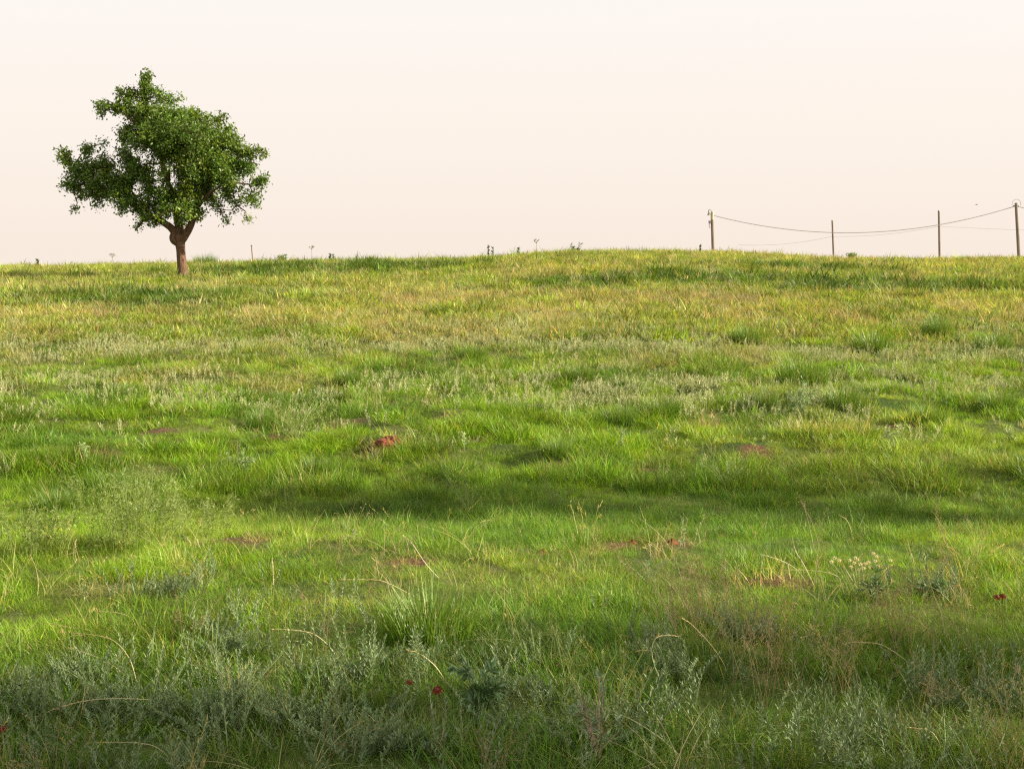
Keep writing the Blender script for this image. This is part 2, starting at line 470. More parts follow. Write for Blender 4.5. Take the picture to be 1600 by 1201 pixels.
def forb_clump(ns, rad, h0, h1, nleaf, ll, lw):
    mb = MB()
    for _ in range(ns):
        a = random.uniform(0, 6.283); r = rad * math.sqrt(random.random())
        forb_stem(mb, (r * math.cos(a), r * math.sin(a), -0.01), random.uniform(h0, h1), a, random.uniform(0.05, 0.45), nleaf, ll, lw)
    return mb.mesh('forb_clump', M_FORB)

def source_collection(name, meshes):
    c = bpy.data.collections.new(name)
    for i, me in enumerate(meshes):
        o = bpy.data.objects.new('%s_source_%02d' % (name, i), me); c.objects.link(o)
    return c

def scatter(name, label, coll, P, idx, rot, scl, tint):
    """ONE object: points on the ground, a clump instanced on each"""
    me = bpy.data.meshes.new(name)
    me.vertices.add(len(P)); me.vertices.foreach_set('co', P.astype(np.float32).ravel())
    me.attributes.new('idx', 'INT', 'POINT').data.foreach_set('value', idx.astype(np.int32))
    me.attributes.new('rot', 'FLOAT_VECTOR', 'POINT').data.foreach_set('vector', rot.astype(np.float32).ravel())
    me.attributes.new('scl', 'FLOAT_VECTOR', 'POINT').data.foreach_set('vector', scl.astype(np.float32).ravel())
    me.attributes.new('tint', 'FLOAT_COLOR', 'POINT').data.foreach_set('color', np.concatenate([tint, np.ones((len(tint), 1))], 1).astype(np.float32).ravel())
    o = bpy.data.objects.new(name, me); COL.objects.link(o)
    o['kind'] = 'stuff'; o['label'] = label
    g = bpy.data.node_groups.new(name + '_scatter', 'GeometryNodeTree')
    g.interface.new_socket('Geometry', in_out='INPUT', socket_type='NodeSocketGeometry')
    g.interface.new_socket('Geometry', in_out='OUTPUT', socket_type='NodeSocketGeometry')
    N, L = g.nodes, g.links
    gi = N.new('NodeGroupInput'); go = N.new('NodeGroupOutput')
    ip = N.new('GeometryNodeInstanceOnPoints')
    ci = N.new('GeometryNodeCollectionInfo'); ci.inputs['Collection'].default_value = coll
    ci.inputs['Separate Children'].default_value = True; ci.inputs['Reset Children'].default_value = True
    ip.inputs['Pick Instance'].default_value = True
    L.new(gi.outputs[0], ip.inputs['Points']); L.new(ci.outputs[0], ip.inputs['Instance'])
    for nm, typ, sock in (('idx', 'INT', 'Instance Index'), ('rot', 'FLOAT_VECTOR', 'Rotation'), ('scl', 'FLOAT_VECTOR', 'Scale')):
        na = N.new('GeometryNodeInputNamedAttribute'); na.data_type = typ; na.inputs['Name'].default_value = nm
        L.new(na.outputs['Attribute'], ip.inputs[sock])
    L.new(ip.outputs[0], go.inputs[0])
    mod = o.modifiers.new('scatter', 'NODES'); mod.node_group = g
    return o

def sample(bands):
    """(y0, y1, density per m2) -> points over the visible wedge plus a margin"""
    xs, ys = [], []
    for y0, y1, dn in bands:
        wmax = 2 * (0.44 * y1 + 2.2)
        n = int((y1 - y0) * wmax * dn)
        y = RNG.uniform(y0, y1, n); x = RNG.uniform(-wmax / 2, wmax / 2, n)
        k = np.abs(x) < 0.44 * y + 2.2
        xs.append(x[k]); ys.append(y[k])
    return np.concatenate(xs), np.concatenate(ys)

def place(name, label, coll, n_src, x, y, scale, tint, tall=(0.75, 1.25), tilt=0.2, idx=None):
    n = len(x)
    P = np.stack([x, y, H(x, y)], -1)
    rot = np.stack([RNG.normal(0, tilt, n), RNG.normal(0, tilt, n), RNG.uniform(0, 6.283, n)], -1)
    scl = np.stack([scale, scale, scale * RNG.uniform(*tall, n)], -1)
    if idx is None: idx = RNG.integers(0, n_src, n)
    return scatter(name, label, coll, P, idx, rot, scl, tint)

def mixc(a, b, t): 
    t = np.asarray(t)[:, None]
    return np.asarray(a) * (1 - t) + np.asarray(b) * t

C_BRIGHT = np.array([0.148, 0.276, 0.013])
C_MID = np.array([0.094, 0.202, 0.014])
C_DARK = np.array([0.062, 0.135, 0.015])
C_YEL = np.array([0.29, 0.325, 0.070])
C_STRAW = np.array([0.48, 0.41, 0.195])
C_ORANGE = np.array([0.49, 0.36, 0.145])
C_PINK = np.array([0.36, 0.265, 0.16])
C_SILV = np.array([0.53, 0.55, 0.31])
C_SILVB = np.array([0.31, 0.335, 0.16])

# green grass
fine = [grass_clump(66, 0.10, 0.025, 0.088, 0.0028, 0.07, 0.8) for _ in range(4)]
mids = [grass_clump(58, 0.12, 0.025, 0.090, 0.0048, 0.09, 1.0) for _ in range(3)]
fars = [grass_clump(60, 0.20, 0.03, 0.115, 0.0100, 0.12, 0.9) for _ in range(3)]
C_G = source_collection('green_grass', fine + mids + fars)
x, y = sample([(2.6, 5.2, 330), (5.2, 7.5, 230), (7.5, 13, 260), (13, 20, 120), (20, 30, 62), (30, 50, 34)])
bf = field(BARE, x, y, 3, 0.5)
tanf = field(TAN, x, y, 8, 0.8); darkf = field(DARKG, x, y, 21, 0.6); silf = field(SILV, x, y, 14, 0.8)
n_a = fbm(x / 1.5, y / 1.8, 40, 4); n_b = fbm(x / 0.5, y / 0.6, 50, 3); n_c = fbm(x / 4, y / 4, 60, 3)
gap = sstep(0.57, 0.66, fbm(x / 0.33, y / 0.5, 77, 3)) * 0.88 * (y > 10.8) * (1 - 0.4 * sstep(22, 30, y)) 
prob = (1 - 0.80 * bf) * (1 - 0.45 * tanf) * (1 - 0.35 * silf) * (1 - gap)
k = RNG.random(len(x)) < prob
x, y, bf, tanf, darkf, silf, n_a, n_b, n_c = [q[k] for q in (x, y, bf, tanf, darkf, silf, n_a, n_b, n_c)]
tint = mixc(C_MID, C_BRIGHT, sstep(0.35, 0.62, n_a))
tint = mixc(tint, C_YEL * 1.1, (0.22 + 0.55 * sstep(0.45, 0.7, n_b)) * sstep(16, 28, y) + 0.2 * sstep(0.5, 0.7, n_c))
tint = mixc(tint, C_YEL, 0.5 * tanf)
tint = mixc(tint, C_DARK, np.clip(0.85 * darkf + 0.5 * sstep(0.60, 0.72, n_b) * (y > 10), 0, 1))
tint = mixc(tint, C_DARK, 0.65 * (1 - sstep(4.4, 5.4, y)))  # nearest grass tinted darker, foreground shade put into its colour
tint = mixc(tint, C_STRAW * 0.8, 0.5 * bf + 0.25 * (RNG.random(len(x)) < 0.10))
tint *= RNG.uniform(0.68, 1.32, (len(x), 1)) * RNG.uniform(0.9, 1.1, (len(x), 3))
idx = np.where(y < 12, RNG.integers(0, 4, len(x)), np.where(y < 22, RNG.integers(4, 7, len(x)), RNG.integers(7, 10, len(x))))
n_d = fbm(x / 0.30, y / 0.36, 55, 2)
n_e = fbm(x / 0.22, y / 0.26, 66, 2)
height = (0.50 + 0.35 * sstep(0.42, 0.72, n_b) + np.where(y > 10.6, 1.15, 0.45) * sstep(0.45, 0.70, n_d)) * np.where((y > 7.8) & (y < 11.4), 1.25, 1.0) * (1 + 0.2 * (1 - sstep(4.8, 5.8, y))) * (1 + 0.25 * darkf * (y > 20))
tint *= (0.80 + 0.45 * sstep(0.35, 0.65, n_e))[:, None]
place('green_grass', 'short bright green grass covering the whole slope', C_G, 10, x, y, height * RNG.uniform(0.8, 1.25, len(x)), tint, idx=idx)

# dry straw grass
dn = [stalk_clump(9, 0.07, 0.10, 0.27, True, 0.0026) for _ in range(3)] + [stalk_clump(18, 0.16, 0.08, 0.26, True, 0.005) for _ in range(2)] + [stalk_clump(22, 0.24, 0.08, 0.26, False, 0.010) for _ in range(2)]
dn += [arch_clump() for _ in range(3)]
C_D = source_collection('dry_grass', dn)
x, y = sample([(3.0, 7.5, 24), (7.5, 13, 12), (13, 20, 16), (20, 30, 20), (30, 50, 13)])
tanf = field(TAN, x, y, 8, 0.8); pk = field(PINK, x, y, 33, 0.8); bf = field(BARE, x, y, 3, 0.5); darkf = field(DARKG, x, y, 21, 0.6)
nb = fbm(x / 0.8, y / 1.0, 90, 3)
prob = np.clip(0.08 + 0.20 * sstep(14, 26, y) + 0.5 * tanf + 0.2 * sstep(0.5, 0.7, nb) * (y > 20) + 0.4 * sstep(0.46, 0.64, nb) * (y < 7.4), 0, 1) * (1 - 0.95 * bf) * (1 - 0.75 * darkf)
prob = np.where((y > 7.4) & (y < 11.2), prob * 0.35, prob)
k = RNG.random(len(x)) < prob
x, y, tanf, pk, nb = [q[k] for q in (x, y, tanf, pk, nb)]
tint = mixc(C_STRAW, C_ORANGE, RNG.random(len(x)) * (0.25 + 0.6 * tanf))
tint = mixc(tint, C_YEL * 1.3, RNG.random(len(x)) * 0.45)
tint = mixc(tint, C_PINK, np.clip(pk * 0.6, 0, 1)) * RNG.uniform(0.75, 1.15, (len(x), 1))
idx = np.where(y < 13, np.where(RNG.random(len(x)) < .6, RNG.integers(7, 10, len(x)), RNG.integers(0, 3, len(x))), np.where(y < 24, RNG.integers(3, 5, len(x)), RNG.integers(5, 7, len(x))))
place('dry_grass', 'straw-coloured dry grass stems scattered in patches over the slope', C_D, 10, x, y, RNG.uniform(0.7, 1.25, len(x)), tint, tilt=0.2, idx=idx)

# pinkish open seed heads, right foreground mostly
C_S = source_collection('seed_grass', [seed_clump(7, 0.18, 0.34) for _ in range(4)])
x, y = sample([(3.0, 7.0, 36)])
k = RNG.random(len(x)) < np.clip(field(SEEDY, x, y, 71, 0.5) * 0.85 + 0.04, 0, 1)
x, y = x[k], y[k]
place('seed_grass', 'fine pinkish-brown seed heads of grass in the right foreground', C_S, 4, x, y, RNG.uniform(0.8, 1.2, len(x)),
      mixc(np.array([0.30, 0.20, 0.13]), np.array([0.26, 0.25, 0.10]), RNG.random(len(x))), tilt=0.15)

# silvery forbs
fb = [forb_clump(4, 0.06, 0.09, 0.20, 22, 0.028, 0.0065) for _ in range(4)] + [forb_clump(6, 0.18, 0.04, 0.145, 12, 0.040, 0.014) for _ in range(3)]
C_F = source_collection('silver_forbs', fb)
x, y = sample([(2.8, 6.2, 60), (6.2, 13, 12), (13, 22, 42), (22, 32, 32), (32, 48, 16)])
sf = field(SILV, x, y, 14, 0.8); bf = field(BARE, x, y, 3, 0.5)
nb = fbm(x / 0.9, y / 1.1, 120, 3)
prob = np.clip(0.02 + 0.80 * sf * (0.36 + 1.0 * sstep(0.35, 0.6, nb)) + 0.25 * sstep(0.55, 0.68, nb) * (y > 11.5) + 0.16 * (y > 20), 0, 1) * (1 - 0.5 * bf)
prob = np.where((y > 7.4) & (y < 10.8), prob * 0.2, prob) * np.where(y < 6.2, 0.7, 1.0) + 0.42 * (1 - sstep(4.3, 4.9, y))
k = RNG.random(len(x)) < prob
x, y, nb = x[k], y[k], nb[k]
tint = mixc(C_SILV, C_SILVB, RNG.random(len(x)) * 0.8) * RNG.uniform(0.8, 1.2, (len(x), 1))
tint = mixc(tint, C_YEL, 0.3 * RNG.random(len(x))) 
nearf = (1 - sstep(6, 8, y))[:, None]
tint = tint * (1 - nearf) + nearf * np.array([0.205, 0.275, 0.125]) * RNG.uniform(0.8, 1.25, (len(x), 1))
idx = np.where(y < 12, RNG.integers(0, 4, len(x)), RNG.integers(4, 7, len(x)))
place('silver_weeds', 'low silvery grey-green leafy weeds growing in drifts among the grass', C_F, 7, x, y, RNG.uniform(0.7, 1.2, len(x)), tint, idx=idx)

# ------------------------------------------------------------------ the lone tree
def leaf_cloud(name, centers, per, spread, size, mat, parent, colors):
    """many leaf-sized folded faces round twig ends: one crown mesh"""
    n = len(centers) * per
    c = np.repeat(centers, per, 0) + RNG.normal(0, 1, (n, 3)) * spread
    d = RNG.normal(0, 1, (n, 3)); d[:, 2] -= 0.15; d /= np.linalg.norm(d, axis=1, keepdims=True)
    q = RNG.normal(0, 1, (n, 3)); q[:, 2] += 0.8
    sd = np.cross(d, q); sd /= np.linalg.norm(sd, axis=1, keepdims=True) + 1e-9
    up = np.cross(sd, d)
    L_ = (size * RNG.uniform(0.6, 1.25, n))[:, None]; W_ = L_ * 0.5
    v = np.stack([c - d * L_ / 2, c + sd * W_ / 2 + up * W_ * 0.2, c + d * L_ / 2, c - sd * W_ / 2 + up * W_ * 0.2], 1).reshape(-1, 3)
    f = np.arange(n * 4).reshape(n, 4)
    f = np.concatenate([f[:, [0, 1, 2]], f[:, [0, 2, 3]]])
    me = bpy.data.meshes.new(name)
    me.vertices.add(len(v)); me.vertices.foreach_set('co', v.astype(np.float32).ravel())
    me.loops.add(f.size); me.loops.foreach_set('vertex_index', f.ravel().astype(np.int32))
    me.polygons.add(len(f)); me.polygons.foreach_set('loop_start', np.arange(0, f.size, 3, dtype=np.int32))
    me.update(calc_edges=True)
    cl = np.repeat(colors, per, 0) * RNG.uniform(0.75, 1.3, (n, 1))
    cl = np.repeat(np.concatenate([cl, np.ones((n, 1))], 1), 4, 0)
    me.attributes.new('bc', 'FLOAT_COLOR', 'POINT').data.foreach_set('color', cl.astype(np.float32).ravel())
    me.materials.append(mat)
    o = bpy.data.objects.new(name, me); COL.objects.link(o); o.parent = parent
    return o

def smooth_path(pts, n=5):
    """Catmull-Rom through the points (last column may be radius)"""
    P = np.asarray(pts, float); P = np.vstack([2 * P[0] - P[1], P, 2 * P[-1] - P[-2]])
    r = []
    for i in range(1, len(P) - 2):
        for t in np.linspace(0, 1, n, endpoint=False):
            a, b, c, d = P[i - 1:i + 3]
            r.append(0.5 * (2 * b + (c - a) * t + (2 * a - 5 * b + 4 * c - d) * t * t + (3 * b - a - 3 * c + d) * t ** 3))
    r.append(P[-2])
    return np.array(r)

TX, TY, TZ = at(287, 433)
TS = TY / FPX / 3.533                                    # metres per pixel of the 3.53x tree crop
def cpt(cx, cy, dy=0.0): return np.array([(cx - 735) * TS * (0.94 if cx < 735 else 1.01), dy, (1168 - cy) * TS * 0.962])
lone = thing('lone_tree', 'lone green leafy tree standing on the crest at left with a forked reddish trunk', 'tree', (TX, TY, TZ))

def limb(name, pts, sides=10):
    P = [list(cpt(a, b, dy)) + [r * TS] for a, b, dy, r in pts]
    P = smooth_path(P, 5)
    mb = MB(); pp = P[:, :3].copy()
    wob = np.linspace(0, 9, len(pp)); pp[:, 0] += 0.012 * np.sin(wob * 2.1); pp[:, 1] += 0.012 * np.cos(wob * 1.7)
    mb.tube(pp, np.maximum(P[:, 3], 0.006), sides)
    mb.build(name, M_BARK, lone, smooth=True)
    return pp

limbs = []
mbt = MB()
tp = smooth_path([list(cpt(a, b, 0)) + [r * TS] for a, b, r in ((733, 1195, 44), (734, 1165, 34), (729, 1120, 27), (724, 1060, 25), (722, 1010, 25), (718, 975, 29), (710, 945, 37), (706, 915, 33), (704, 885, 22))], 4)
mbt.tube(tp[:, :3], tp[:, 3], 14)
kn = smooth_path([list(cpt(a, b, dy)) + [r * TS] for a, b, dy, r in ((704, 985, -0.02, 12), (694, 965, -0.05, 24), (689, 945, -0.06, 27), (692, 925, -0.04, 23), (698, 905, 0, 12))], 4)
mbt.tube(kn[:, :3], kn[:, 3], 10)
mbt.build('trunk', M_BARK, lone, smooth=True)
limbs.append(limb('limb', [(722, 965, 0, 24), (750, 930, -0.05, 23), (778, 895, -0.1, 21), (795, 845, -0.1, 19), (806, 790, 0, 17), (830, 700, .2, 14), (880, 600, .4, 11), (930, 480, .5, 8), (960, 340, .5, 3)]))
limbs.append(limb('limb', [(712, 935, 0.05, 26), (712, 890, 0.1, 24), (700, 840, .15, 20), (690, 760, .1, 17), (672, 640, -.2, 13), (640, 500, -.3, 11), (600, 350, -.3, 8), (565, 200, -.2, 5), (560, 60, -.2, 2)]))
limbs.append(limb('limb', [(700, 930, -0.05, 24), (672, 885, -0.15, 20), (640, 858, -.3, 17), (590, 830, -.4, 14), (500, 765, -.5, 12), (380, 700, -.5, 9), (260, 630, -.4, 6), (110, 520, -.3, 2)]))
limbs.append(limb('branch', [(640, 500, -.3, 9), (560, 410, -.5, 7), (490, 300, -.5, 5), (400, 235, -.4, 4), (290, 215, -.3, 2)]))
limbs.append(limb('branch', [(806, 790, 0, 11), (900, 700, -.3, 8), (1010, 640, -.5, 6), (1120, 650, -.5, 4), (1200, 630, -.4, 2)]))
limbs.append(limb('branch', [(880, 600, .4, 8), (960, 540, .1, 6), (1060, 490, -.1, 5), (1190, 465, -.1, 2)]))
limbs.append(limb('branch', [(690, 760, .1, 10), (760, 620, .8, 8), (800, 460, 1.2, 6), (820, 300, 1.2, 3)]))
limbs.append(limb('branch', [(672, 640, -.2, 8), (700, 520, -.4, 6), (740, 400, -.5, 4), (760, 330, -.4, 2)]))
limbs.append(limb('branch', [(560, 800, -.4, 8), (520, 700, .4, 6), (480, 580, .7, 4), (430, 420, .6, 2)]))

LOBES = [  # cx, cy, rx, ry, depth offset (m), density
    (562, 80, 13, 55, -.2, 2.2), (575, 42, 12, 16, -.2, 1.6), (556, 128, 20, 40, -.2, 1.4), (548, 165, 36, 48, -.2, .8), (462, 150, 55, 55, -.2, .65), (490, 120, 30, 35, -.2, .5), (440, 220, 75, 45, -.3, .85), (345, 222, 65, 30, -.3, .8),
    (305, 262, 28, 16, -.3, .8), (412, 140, 14, 22, -.2, .8), (280, 205, 18, 20, -.3, .6), (640, 165, 58, 52, -.1, .75), (735, 165, 22, 42, 0, .4), (612, 130, 20, 22, 0, .6),
    (560, 265, 115, 66, -.3, 1), (700, 290, 130, 72, -.5, 1), (705, 290, 130, 72, .7, 1), (825, 285, 72, 66, .1, .9), (800, 235, 40, 25, 0, .7), (932, 290, 36, 34, .3, .9), (962, 262, 22, 14, .3, .7), (1000, 325, 25, 14, .3, .6),
    (505, 370, 105, 62, -.4, .95), (640, 410, 130, 90, -.9, 1), (640, 410, 120, 90, .9, 1), (800, 410, 145, 110, -.9, 1), (800, 410, 145, 110, 1.0, 1), (930, 400, 110, 86, .2, 1), (1040, 440, 70, 58, .1, .95),
    (1120, 465, 55, 40, -.1, .9), (1180, 472, 34, 26, -.1, .9), (1060, 540, 85, 58, 0, .9), (960, 555, 95, 88, -.4, 1), (950, 560, 90, 85, .7, .9), (1000, 660, 70, 70, -.3, .9), (1165, 640, 52, 36, -.5, .9), (1205, 625, 24, 26, -.5, .8),
    (1125, 722, 50, 34, -.5, .85), (1160, 755, 18, 25, -.5, .6), (1050, 765, 32, 50, -.4, .5), (960, 790, 26, 62, -.3, .45), (985, 845, 18, 16, -.3, .5), (1100, 840, 16, 14, -.4, .5),
    (820, 580, 110, 95, -.6, 1), (820, 580, 105, 95, .8, 1), (720, 520, 70, 80, .8, .7), (720, 490, 60, 60, -.6, .7), (480, 560, 85, 80, -.4, .9), (480, 560, 80, 80, .6, .5), (415, 430, 30, 55, .2, .5), (390, 380, 18, 26, .2, .5), (560, 650, 55, 55, -.4, .75), (430, 645, 70, 75, -.3, .95),
    (215, 450, 40, 42, -.3, .85), (105, 510, 45, 45, -.3, .85), (68, 475, 18, 25, -.3, .6), (312, 420, 16, 34, -.3, .5), (300, 540, 68, 62, -.3, .95), (180, 570, 90, 75, -.3, .95), (125, 650, 55, 45, -.3, .8), (70, 660, 20, 12, -.3, .3), (250, 670, 100, 65, -.4, .95),
    (345, 635, 75, 75, -.4, .95), (275, 755, 38, 26, -.4, .6), (140, 720, 45, 25, -.3, .4), (135, 785, 18, 8, -.3, .3), (400, 715, 70, 58, -.5, .9), (470, 750, 75, 50, -.5, .9), (560, 780, 75, 50, -.5, .9), (660, 735, 60, 50, -.5, .75), (760, 730, 110, 65, -.4, 1), (740, 660, 80, 50, .6, .8), (860, 690, 70, 60, .4, .8),
    (668, 590, 42, 55, -.8, .6), (690, 690, 50, 50, -.8, .8), (640, 500, 40, 40, -.8, .5), (600, 700, 50, 45, -.7, .7), (450, 500, 50, 60, -.6, .6),
    (600, 838, 50, 32, -.8, .7), (700, 800, 60, 45, -.9, .8), (800, 800, 45, 48, -.8, .7), (760, 850, 30, 25, -.8, .4),
    (540, 845, 48, 40, -.6, .5), (515, 890, 30, 18, -.6, .3), (840, 808, 38, 34, -.3, .6), (770, 810, 55, 45, .3, .75), (640, 805, 55, 26, -.4, .7), (590, 860, 30, 20, -.5, .4), (735, 860, 18, 25, .3, .5), (420, 790, 35, 25, -.5, .4), (910, 740, 40, 40, -.2, .5)]
cents, cols = [], []
twigs = MB()
alll = np.concatenate([l[6:] for l in limbs])
joints = [p for p in alll]
for cx, cy, rx, ry, dy, dens in LOBES:
    c0 = cpt(cx, cy, dy); ax = np.array([rx * TS, 0.5 * (rx + ry) * TS * 1.15 + 0.05, ry * TS]) * 0.92
    ja = np.array(joints); near = ja[np.argmin(np.linalg.norm(ja - c0, axis=1))]; joints.append(c0)
    mid = (near + c0) / 2 + RNG.normal(0, 0.05, 3) + np.array([0, 0, -0.04])
    twigs.tube(np.array([near, mid, c0]), [0.022, 0.015, 0.006], 4, cap=False)
    n = max(3, int(rx * ry / 95 * dens ** 1.3))
    lobe_tint = cjit(0.16)
    for _ in range(n):
        d = RNG.normal(0, 1, 3); d /= np.linalg.norm(d)
        r = RNG.random() ** 0.42 * (random.uniform(1.15, 1.45) if random.random() < 0.16 else 1.0)
        p = c0 + d * ax * r
        cents.append(p); cols.append(lobe_tint * cjit(0.2) * (np.array([1.5, 1.28, 1.0]) if random.random() < 0.18 else 1))
        if random.random() < 0.5:
            twigs.tube(np.array([c0 + d * ax * 0.1, (c0 + p) / 2 + RNG.normal(0, 0.03, 3), p]), [0.01, 0.007, 0.003], 3, cap=False)
twigs.build('twigs', M_BARK, lone)
leaf_cloud('crown', np.array(cents), 25, 0.076, 0.098, M_TREELEAF, lone, np.array(cols))

# trees standing to the right, outside the frame; their low-sun shade falls across the swale and the foreground
def shade_tree(label, X0, Y0, h0, h1, ry, nl, seed, per):
    g = random.Random(seed)
    t = thing('leafy_tree', label, 'tree', (X0, Y0, float(H(X0, Y0)) - 0.05))
    mb = MB(); top = np.array([0, 0, h1 * 0.93])
    mb.tube(smooth_path([[0, 0, 0, .17], [.05, .03, h0 * .5, .12], [-.04, 0, h0, .10], [0, 0, h1 * .93, .02]], 4)[:, :3], np.linspace(.17, .03, 13), 10)
    mb.build('trunk', M_BARK, t, smooth=True)
    br = MB(); cc, cl = [], []
    for k_ in range(nl):
        a = g.uniform(0, 6.283); rr = g.uniform(0.15, 0.85) ** 0.6
        z = g.uniform(h0, h1)
        prof = math.sin(math.pi * min(1, max(0.05, (z - h0) / (h1 - h0) * 0.8 + 0.15))) 
        c0 = np.array([math.cos(a) * rr * ry * 0.9 * prof, math.sin(a) * rr * ry * prof, z])
        br.tube(np.array([[0, 0, max(h0 * .7, z - 0.8)], c0 * np.array([.5, .5, 1]) - np.array([0, 0, .25]), c0]), [.05, .03, .01], 5, cap=False)
        lt = cjit(0.15)
        for _ in range(24):
            d = RNG.normal(0, 1, 3); d /= np.linalg.norm(d)
            cc.append(c0 + d * 0.55 * RNG.random() ** 0.4 * np.array([1, 1, .8])); cl.append(lt * cjit(0.2))
    br.build('limbs', M_BARK, t)
    leaf_cloud('crown', np.array(cc), per, 0.10, 0.11, M_TREELEAF, t, np.array(cl))
    return t
shade_tree('small leafy tree out of frame at right whose long shadow lies along the swale', 10.5, 8.3, 2.6, 6.1, 1.2, 40, 3, 7)
shade_tree('low leafy tree out of frame at right shading the right foreground', 9.5, 3.7, 2.0, 4.5, 1.2, 24, 4, 10)
shade_tree('taller leafy tree out of frame at right shading the nearest foreground', 10.5, 1.9, 2.2, 6.7, 1.05, 34, 6, 13)

# ------------------------------------------------------------------ poles, wires, post, bird on the far side of the crest
def leaning_pole(t, base, top, r0, r1, mat, sides=10, name='pole'):
    mb = MB(); base = np.array(base); top = np.array(top)
    pts = [base + (top - base) * k_ for k_ in np.linspace(0, 1, 5)]
    mb.tube(pts, np.linspace(r0, r1, 5), sides)
    return mb.build(name, mat, t, smooth=False)

PY = 120.0
def gz(x, y): return float(H(x, y))
# pole with the yard lamp
bx, by, _ = at_y(1115, 388, PY); tx, ty, tz = at_y(1113, 331, PY)
z0 = gz(bx, by); 
p1 = thing('utility_pole', 'wooden utility pole with a lamp at its pale top, leftmost pole on the skyline', 'utility pole', (bx, by, z0))
leaning_pole(p1, (0.15, 0, -0.3), (tx - bx, 0, tz - z0 - 0.75), 0.17, 0.145, M_POLE)
mb = MB(); mb.tube([(tx - bx, 0, tz - z0 - 0.75), (tx - bx, 0, tz - z0)], [0.15, 0.15], 10); mb.build('pole_cap', M_PALEWOOD, p1)
lm = MB(); lx = tx - bx - 0.33
lm.tube(smooth_path([(tx - bx, 0, tz - z0 - 0.2), (tx - bx - 0.12, 0, tz - z0 + 0.12), (lx + 0.05, 0, tz - z0 + 0.22), (lx, 0, tz - z0 + 0.1)], 4), 0.03, 6)
lamp = lm.build('lamp_arm', M_GALV, p1)
ls = MB(); ls.tube([(lx, 0, tz - z0 + 0.2), (lx, 0, tz - z0 - 0.05), (lx, 0, tz - z0 - 0.2), (lx, 0, tz - z0 - 0.34)], [0.05, 0.08, 0.12, 0.17], 10)
ls.build('lamp_shade', M_GALV, lamp)
mbx = MB(); mbx.box((tx - bx - 0.24, -0.05, tz - z0 - 1.0), (0.22, 0.24, 0.28)); mbx.tube([(tx - bx - 0.26, -0.05, tz - z0 - 1.14), (tx - bx - 0.3, -0.05, tz - z0 - 1.4), (tx - bx - 0.18, -0.05, tz - z0 - 1.6)], 0.03, 5)
mbx.build('meter_box', M_GALV, p1)
ENDS = [(tx + 0.1, ty, tz - 0.35)]
# right end pole
bx, by, _ = at_y(1594, 398, PY); tx, ty, tz = at_y(1587.5, 317, PY); z0 = gz(bx, by)
p4 = thing('utility_pole', 'wooden utility pole with a looped cable over its top at the right edge', 'utility pole', (bx, by, z0))
leaning_pole(p4, (0.25, 0, -0.3), (tx - bx, 0, tz - z0), 0.18, 0.14, M_POLE)
lp = MB(); a = np.linspace(R(-25), R(205), 14)
lp.tube(np.stack([tx - bx + 0.42 * np.cos(a), 0 * a - 0.1, tz - z0 - 0.08 + 0.42 * np.sin(a)], -1), 0.02, 5); lp.build('jumper_cable', M_CABLE, p4)
for s_ in (-1, 1):
    ins = MB()
    ins.tube([(tx - bx + s_ * 0.14, 0, tz - z0 - 0.3), (tx - bx + s_ * 0.26, 0, tz - z0 - 0.3)], [0.05, 0.07], 8)
    ins.build('insulator', M_GALV, p4)
ENDS.append((tx, ty, tz - 0.3))
# two thinner poles of a farther line
thin = []
for (ub, vb, ut, vt, yy, r_, lab) in ((1303.5, 399, 1300.5, 345, 150, .13, 'thin bare wooden pole second from the left on the skyline, lowest of the four'),
                                       (1468.5, 400, 1467, 330, 146, .15, 'bare dark wooden pole third from the left on the skyline')):
    bx, by, _ = at_y(ub, vb, yy); tx, ty, tz = at_y(ut, vt, yy); z0 = gz(bx, by)
    t = thing('utility_pole', lab, 'utility pole', (bx, by, z0))
    leaning_pole(t, (0.2, 0, -0.3), (tx - bx, 0, tz - z0), r_, r_ * .85, M_POLE)
    pc = MB(); pc.tube([(tx - bx, 0, tz - z0), (tx - bx, 0, tz - z0 + .12)], [r_ * .95, r_ * .5], 8); pc.build('pole_cap', M_GALV, t)
    thin.append((tx, ty, tz))

def wire(name, label, pts, r_):
    mb = MB(); mb.tube(pts, r_, 5)
    o = mb.build(name, M_CABLE); o['label'] = label; o['category'] = 'wire'
    return o
A, B = np.array(ENDS[0]), np.array(ENDS[1])
low = at_y(1340, 362.5, PY)
tt = np.linspace(0, 1, 40)
sag = (A[2] + B[2]) / 2 - low[2]
pts = A + (B - A) * tt[:, None]; pts[:, 2] -= 4 * (sag + 0.05) * tt * (1 - tt)
wire('power_line', 'dark cable sagging between the lamp pole and the pole at the right edge', pts, 0.034)
C = at_y(1800, 345, PY); pts = B + (np.array(C) - B) * tt[:, None]; pts[:, 2] -= 4 * 0.5 * tt * (1 - tt)
wire('power_line', 'short stretch of cable leaving the frame past the right edge pole', pts, 0.034)
t2, t3 = np.array(thin[0]), np.array(thin[1])
q0 = np.array([t2[0] - 11, t2[1] + 2, t2[2] - 2.9]); q3 = np.array([t3[0] + 40, t3[1] - 3, t3[2] - 1.2])
pts = []
for a_, b_, sg in ((q0, t2 - [0, 0, 1.9], .4), (t2 - [0, 0, 1.9], t3 - [0, 0, 1.8], .35), (t3 - [0, 0, 1.8], q3 - [0, 0, 1.2], .4)):
    s_ = np.linspace(0, 1, 16)
    p_ = a_ + (b_ - a_) * s_[:, None]; p_[:, 2] -= 4 * sg * s_ * (1 - s_); pts.append(p_[:-1])
wire('thin_wire', 'very thin faint wire running past the two bare thin poles', np.concatenate(pts), 0.012)

